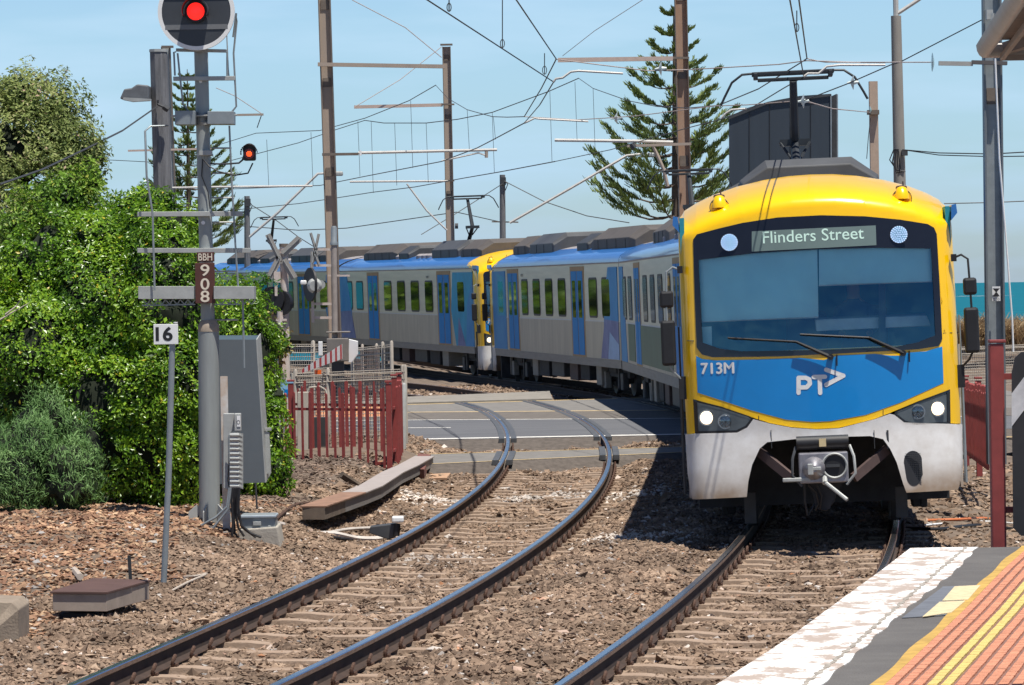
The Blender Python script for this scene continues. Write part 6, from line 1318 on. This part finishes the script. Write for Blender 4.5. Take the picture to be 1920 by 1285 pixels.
CORE = mat('foliage_shade_core', (.010, .016, .006), .95, 0, .5, 8)  # near-black lumps paint the shade inside the foliage and stop see-through
def lump(d, ph, k=1.0):
    return 1+.12*k*(np.sin(d[:, 0]*5+ph)+np.sin(d[:, 2]*6+ph*2.1)+np.sin(d[:, 1]*5+ph*.7))+.07*k*(np.sin(d[:, 0]*13+ph*3)+np.sin(d[:, 2]*14+ph))
def foliage(root, blobs, m, dens, ls, wide=.5, up=.0, shell=(.80, 1.06), jit=.5, core=True, name='foliage', back=.35, lf=1.0, nrmrnd=.8, cores=.80):
    """blobs: (centre Vector, rx, ry, rz); leaves are small folded quads spread through the outer shell"""
    Vs, As = [], []; cs = [(np.array(c), np.array((rx, ry, rz))) for c, rx, ry, rz in blobs]
    for bi, (c, r) in enumerate(cs):
        area = 4*math.pi*((r[0]*r[1])**1.6/3+(r[0]*r[2])**1.6/3+(r[1]*r[2])**1.6/3)**(1/1.6); n = int(area*dens)
        d = RNG.normal(size=(n, 3)); d /= np.linalg.norm(d, axis=1)[:, None]; k = (d[:, 1] < back) | (RNG.uniform(size=n) < .25); d = d[k]; n = len(d)
        ph = bi*1.7; lm_ = lump(d, ph)
        rad_ = RNG.uniform(shell[0], shell[1], n)*lm_; p = c+d*r*rad_[:, None]
        keep = np.ones(n, bool)
        for bj, (c2_, r2_) in enumerate(cs):
            if bj != bi: keep &= ((((p-c2_)/r2_)**2).sum(1) > .62)
        # open pockets so that dark gaps show
        g_ = np.sin(p[:, 0]*9+ph)+np.sin(p[:, 2]*8.3+1.1*ph)+np.sin(p[:, 1]*7+p[:, 0]*4)+.8*np.sin(p[:, 0]*23+p[:, 2]*17)
        keep &= (g_ > -1.0+RNG.normal(0, .35, n))
        p, d, n = p[keep], d[keep], int(keep.sum())
        nr = d/r; nr /= np.linalg.norm(nr, axis=1)[:, None]; nr = nr+RNG.normal(0, nrmrnd*.6, (n, 3))+np.array((0, 0, .35)); nr /= np.linalg.norm(nr, axis=1)[:, None]
        ax = RNG.normal(size=(n, 3))*jit+d*.7+np.array((0, 0, up)); ax -= nr*(ax*nr).sum(1)[:, None]; ax /= np.linalg.norm(ax, axis=1)[:, None]+1e-6
        sd_ = np.cross(nr, ax); l_s = (ls*RNG.lognormal(0, .25, n)*lf)[:, None]; w = l_s*wide
        a = p; b = p+ax*l_s*.5+sd_*w*.5+nr*l_s*.10; t = p+ax*l_s; e = p+ax*l_s*.5-sd_*w*.5+nr*l_s*.10
        Vs.append(np.stack([a, b, t, e], 1)); tone = np.clip(.45+.18*np.sin(p[:, 0]*3+p[:, 2]*2.6+ph)+RNG.normal(0, .2, n), 0, .97); As.append(np.where(RNG.uniform(size=n) < .012, 1.0, tone))
    V = np.concatenate(Vs); A = np.concatenate(As); n = len(V)
    o = mesh_np(name, (V.reshape(-1, 3)-np.array(root.location)), np.arange(n*4).reshape(-1, 4), m, root, attr=A)
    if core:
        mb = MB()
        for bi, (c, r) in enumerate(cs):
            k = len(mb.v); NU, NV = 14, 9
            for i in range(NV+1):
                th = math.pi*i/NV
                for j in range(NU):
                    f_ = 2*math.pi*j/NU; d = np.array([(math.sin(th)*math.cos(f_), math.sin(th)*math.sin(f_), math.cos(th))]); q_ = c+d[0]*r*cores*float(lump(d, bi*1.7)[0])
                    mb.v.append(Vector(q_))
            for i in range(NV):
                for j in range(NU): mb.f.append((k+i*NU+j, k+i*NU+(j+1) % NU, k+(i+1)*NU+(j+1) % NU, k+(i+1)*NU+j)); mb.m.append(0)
        mb.build('inner_shade_core', CORE, root, smooth=True)
    return o
def B_(px, py, rx, rz, Y, dy=0.0, ry=None):
    s = S(Y+dy); return (P(px, py, Y+dy), rx/s, (ry if ry else max(.25, (rx+rz)/2/s*.8)), rz/s)
def shrub(name, label, cat, base, blobs, m, dens, ls, **k):
    t = thing(name, label, cat, base, k.pop('group', None)); st = k.pop('stems', 3)
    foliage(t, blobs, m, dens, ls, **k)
    mb = MB()
    for i in range(st):
        c = blobs[i % len(blobs)][0]; b0 = Vector(base)+Vector((random.uniform(-.2, .2), max(0, c.y-base[1])*.8+.2, -.1)); mb.tube([b0, b0.lerp(c, .5)+Vector((.05, 0, 0)), c], [.05, .035, .015], 6)
    mb.build('trunk', M['bark'], t, smooth=True); return t
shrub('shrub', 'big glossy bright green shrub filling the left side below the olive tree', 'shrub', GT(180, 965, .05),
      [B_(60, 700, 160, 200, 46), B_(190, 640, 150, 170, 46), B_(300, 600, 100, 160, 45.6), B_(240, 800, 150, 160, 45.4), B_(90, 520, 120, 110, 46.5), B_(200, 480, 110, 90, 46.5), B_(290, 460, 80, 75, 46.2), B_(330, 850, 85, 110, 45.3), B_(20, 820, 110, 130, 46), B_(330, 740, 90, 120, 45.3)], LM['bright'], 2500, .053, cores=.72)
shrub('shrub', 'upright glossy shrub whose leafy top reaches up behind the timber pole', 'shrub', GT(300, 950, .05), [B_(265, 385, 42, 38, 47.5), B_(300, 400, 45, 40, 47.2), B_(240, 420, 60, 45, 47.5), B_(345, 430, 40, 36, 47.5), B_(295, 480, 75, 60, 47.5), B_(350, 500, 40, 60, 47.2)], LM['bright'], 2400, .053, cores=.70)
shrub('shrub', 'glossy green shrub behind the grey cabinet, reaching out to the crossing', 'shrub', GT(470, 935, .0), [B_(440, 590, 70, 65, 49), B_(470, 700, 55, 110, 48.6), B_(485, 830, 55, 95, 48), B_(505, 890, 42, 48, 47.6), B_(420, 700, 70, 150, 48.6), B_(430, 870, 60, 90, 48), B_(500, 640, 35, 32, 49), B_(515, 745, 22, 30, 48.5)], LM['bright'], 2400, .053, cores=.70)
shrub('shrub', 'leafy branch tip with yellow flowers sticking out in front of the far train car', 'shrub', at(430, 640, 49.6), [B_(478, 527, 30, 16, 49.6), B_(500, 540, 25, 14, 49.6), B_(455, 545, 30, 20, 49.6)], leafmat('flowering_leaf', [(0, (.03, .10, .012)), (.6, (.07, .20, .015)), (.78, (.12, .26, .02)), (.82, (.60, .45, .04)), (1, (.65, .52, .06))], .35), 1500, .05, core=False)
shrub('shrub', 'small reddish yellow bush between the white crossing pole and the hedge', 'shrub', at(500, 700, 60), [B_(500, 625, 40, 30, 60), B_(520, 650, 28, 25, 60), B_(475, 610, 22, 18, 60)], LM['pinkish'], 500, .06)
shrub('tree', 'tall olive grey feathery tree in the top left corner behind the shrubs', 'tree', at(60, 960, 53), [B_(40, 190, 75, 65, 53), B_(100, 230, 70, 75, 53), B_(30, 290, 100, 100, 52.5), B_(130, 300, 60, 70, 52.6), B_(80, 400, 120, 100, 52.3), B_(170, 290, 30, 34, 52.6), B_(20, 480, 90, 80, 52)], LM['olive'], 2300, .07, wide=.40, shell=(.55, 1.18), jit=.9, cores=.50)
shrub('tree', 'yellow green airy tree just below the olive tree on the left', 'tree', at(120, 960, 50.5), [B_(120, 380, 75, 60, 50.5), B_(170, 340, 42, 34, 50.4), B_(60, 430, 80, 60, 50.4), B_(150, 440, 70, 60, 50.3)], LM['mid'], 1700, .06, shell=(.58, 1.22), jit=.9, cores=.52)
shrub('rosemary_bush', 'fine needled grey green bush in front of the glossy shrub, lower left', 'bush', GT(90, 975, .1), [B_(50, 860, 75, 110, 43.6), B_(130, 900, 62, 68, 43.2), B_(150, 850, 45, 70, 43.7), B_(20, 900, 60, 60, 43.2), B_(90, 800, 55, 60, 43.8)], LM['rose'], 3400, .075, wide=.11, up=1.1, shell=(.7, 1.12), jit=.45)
# bare twigs sticking out of the shrubs
for pts in ([(0,600),(25,585),(55,568)], [(10,590),(30,575),(40,560)]):
    one('branch', MB().tube([P(x, y, 44.6) for x, y in pts], [.012, .009, .004], 5), MATS['stick_grey'], 'bare pale twig at the left edge in front of the shrub, '+('longer one' if pts[0][0] == 0 else 'shorter one'), 'branch')
# Norfolk pines
def pine(label, px, ytop, ybase, Y, rmax, seed, levels=24, lean=0.0):
    rg = np.random.default_rng(seed); s = S(Y); top = P(px, ytop, Y); z0 = -1.5; base = Vector((P(px+4, 535, Y).x, Y, z0)); Ht = top.z-z0
    t = thing('norfolk_pine', label, 'tree', base); mb = MB(); mb.tube([base, base.lerp(top, .5), top], [.30, .16, .02], 10); mb.build('trunk', M['bark'], t, smooth=True)
    zlow = P(px, ybase, Y).z; Vs, As = [], []; br = MB()
    for l in range(levels):
        f = (l+.5)/levels; z = top.z-(top.z-zlow)*f**.96-.1+rg.normal(0, .06); c = base.lerp(top, (z-z0)/Ht); R0 = rmax*(f**.80)*.95+.22; nb = 6; off = rg.uniform(0, 6)
        for b in range(nb):
            a = off+2*math.pi*b/nb+rg.normal(0, .12); R = R0*rg.uniform(.8, 1.08); dx = np.array((math.cos(a), math.sin(a), 0)); rise = rg.uniform(.30, .42)+.05*f
            pts = [np.array(c)+dx*R*u+np.array((0, 0, R*(-.12*math.sin(u*math.pi)*1.0+rise*u**1.8))) for u in np.linspace(0, 1, 7)]
            br.tube([Vector(p) for p in pts], [.035*(1-.8*i/6)*(.5+f) for i in range(7)], 4, cap=False)
            sd_ = np.array((-dx[1], dx[0], 0)); nsp = int(17+26*f)
            for q in range(nsp):
                u = rg.uniform(.38 if f > .3 else .1, 1.02)**.9; i = min(5, int(u*6)); p = pts[i]+(pts[i+1]-pts[i])*(u*6-i) if u < 1 else pts[6]
                side = rg.choice((-1, 1)); ll = R*.22*(1.25-u*.6)*rg.uniform(.6, 1.1)+.10; sdir = dx*.75+sd_*side*rg.uniform(.15, .6)+np.array((0, 0, rg.uniform(.05, .4))); sdir /= np.linalg.norm(sdir)
                # each branchlet: a plume of upward needles
                for k in range(7):
                    pp = p+sdir*ll*(k/7); nd = sdir*.65+np.array((rg.normal(0, .22), rg.normal(0, .22), rg.uniform(.4, 1.0))); nd /= np.linalg.norm(nd); nl = .15+.13*f*rg.uniform(.6, 1.3); w = np.cross(nd, rg.normal(size=3)); w = w/(np.linalg.norm(w)+1e-6)*.028
                    Vs.append([pp-w, pp+w, pp+nd*nl+w*.3, pp+nd*nl-w*.3]); As.append(np.clip(rg.normal(.45, .22), 0, 1))
    V = np.array(Vs); mesh_np('foliage', V.reshape(-1, 3)-np.array(t.location), np.arange(len(V)*4).reshape(-1, 4), LM['pine'], t, attr=np.array(As)); br.build('branch', M['bark'], t); return t
pine('large norfolk pine with tiered branches behind the rusty brown mast', 1263, 12, 415, 150, 3.35, 3, 13)
pine('distant norfolk pine showing between the timber pole and the signal mast', 351, 130, 470, 215, 3.3, 5, 17)
# dune grass tussocks
def tussock(label, px, py, Y, w, h, n, seed):
    rg = np.random.default_rng(seed); c = P(px, py, Y); t = thing('grass_tussock', label, 'grass tussock', c, 'dry grass tussocks on the dune'); Vs, As = [], []
    for i in range(n):
        b = np.array(c)+np.array((rg.uniform(-w/2, w/2), rg.uniform(-.5, .5), rg.uniform(-.1, .15))); a = rg.uniform(0, 6.28); out = rg.uniform(.1, .75); d = np.array((math.cos(a)*out, math.sin(a)*out, 1)); d /= np.linalg.norm(d); L_ = h*rg.uniform(.55, 1.1); s_d = np.cross(d, rg.normal(size=3)); s_d = s_d/np.linalg.norm(s_d)*.02
        m_ = b+d*L_*.6; tip = m_+(d+np.array((math.cos(a)*.7, math.sin(a)*.7, -.25)))*L_*.45
        Vs.append([b-s_d, b+s_d, m_+s_d*.8, m_-s_d*.8]); Vs.append([m_-s_d*.8, m_+s_d*.8, tip+s_d*.1, tip-s_d*.1]); r = np.clip(rg.normal(.5, .2), 0, 1); As += [r, r]
    V = np.array(Vs); mesh_np('blades', V.reshape(-1, 3)-np.array(c), np.arange(len(V)*4).reshape(-1, 4), LM['grass'], t, attr=np.array(As))
tl_ = ['dry tussock on the dune hard against the train mirror', 'second dry tussock from the train on the dune', 'dry tussock just left of the grey mast', 'dry tussock just right of the grey mast', 'dry tussock at the right edge of the dune', 'outermost dry tussock beyond the chevron board']
for i, x in enumerate((1812, 1832, 1856, 1890, 1912, 1940)): tussock(tl_[i], x, 648+(i % 2)*5, 118+(i % 3)*3, .9, .85+.1*(i % 3), 900, 20+i)
# distant belt of trees off to the left, seen only in the windows' reflections
blt = thing('tree_belt', 'dense far belt of trees beyond the hedge, mirrored in the train windows', 'tree belt', (-22, 160, -1)); blt['kind'] = 'stuff'
foliage(blt, [(Vector((-15-3.1*i, 142+6.0*i, 1.2)), 3.4, 4.5, 3.2+.4*math.sin(i*2)) for i in range(9)], LM['mid'], 26, .45, wide=.7, back=2, name='foliage')
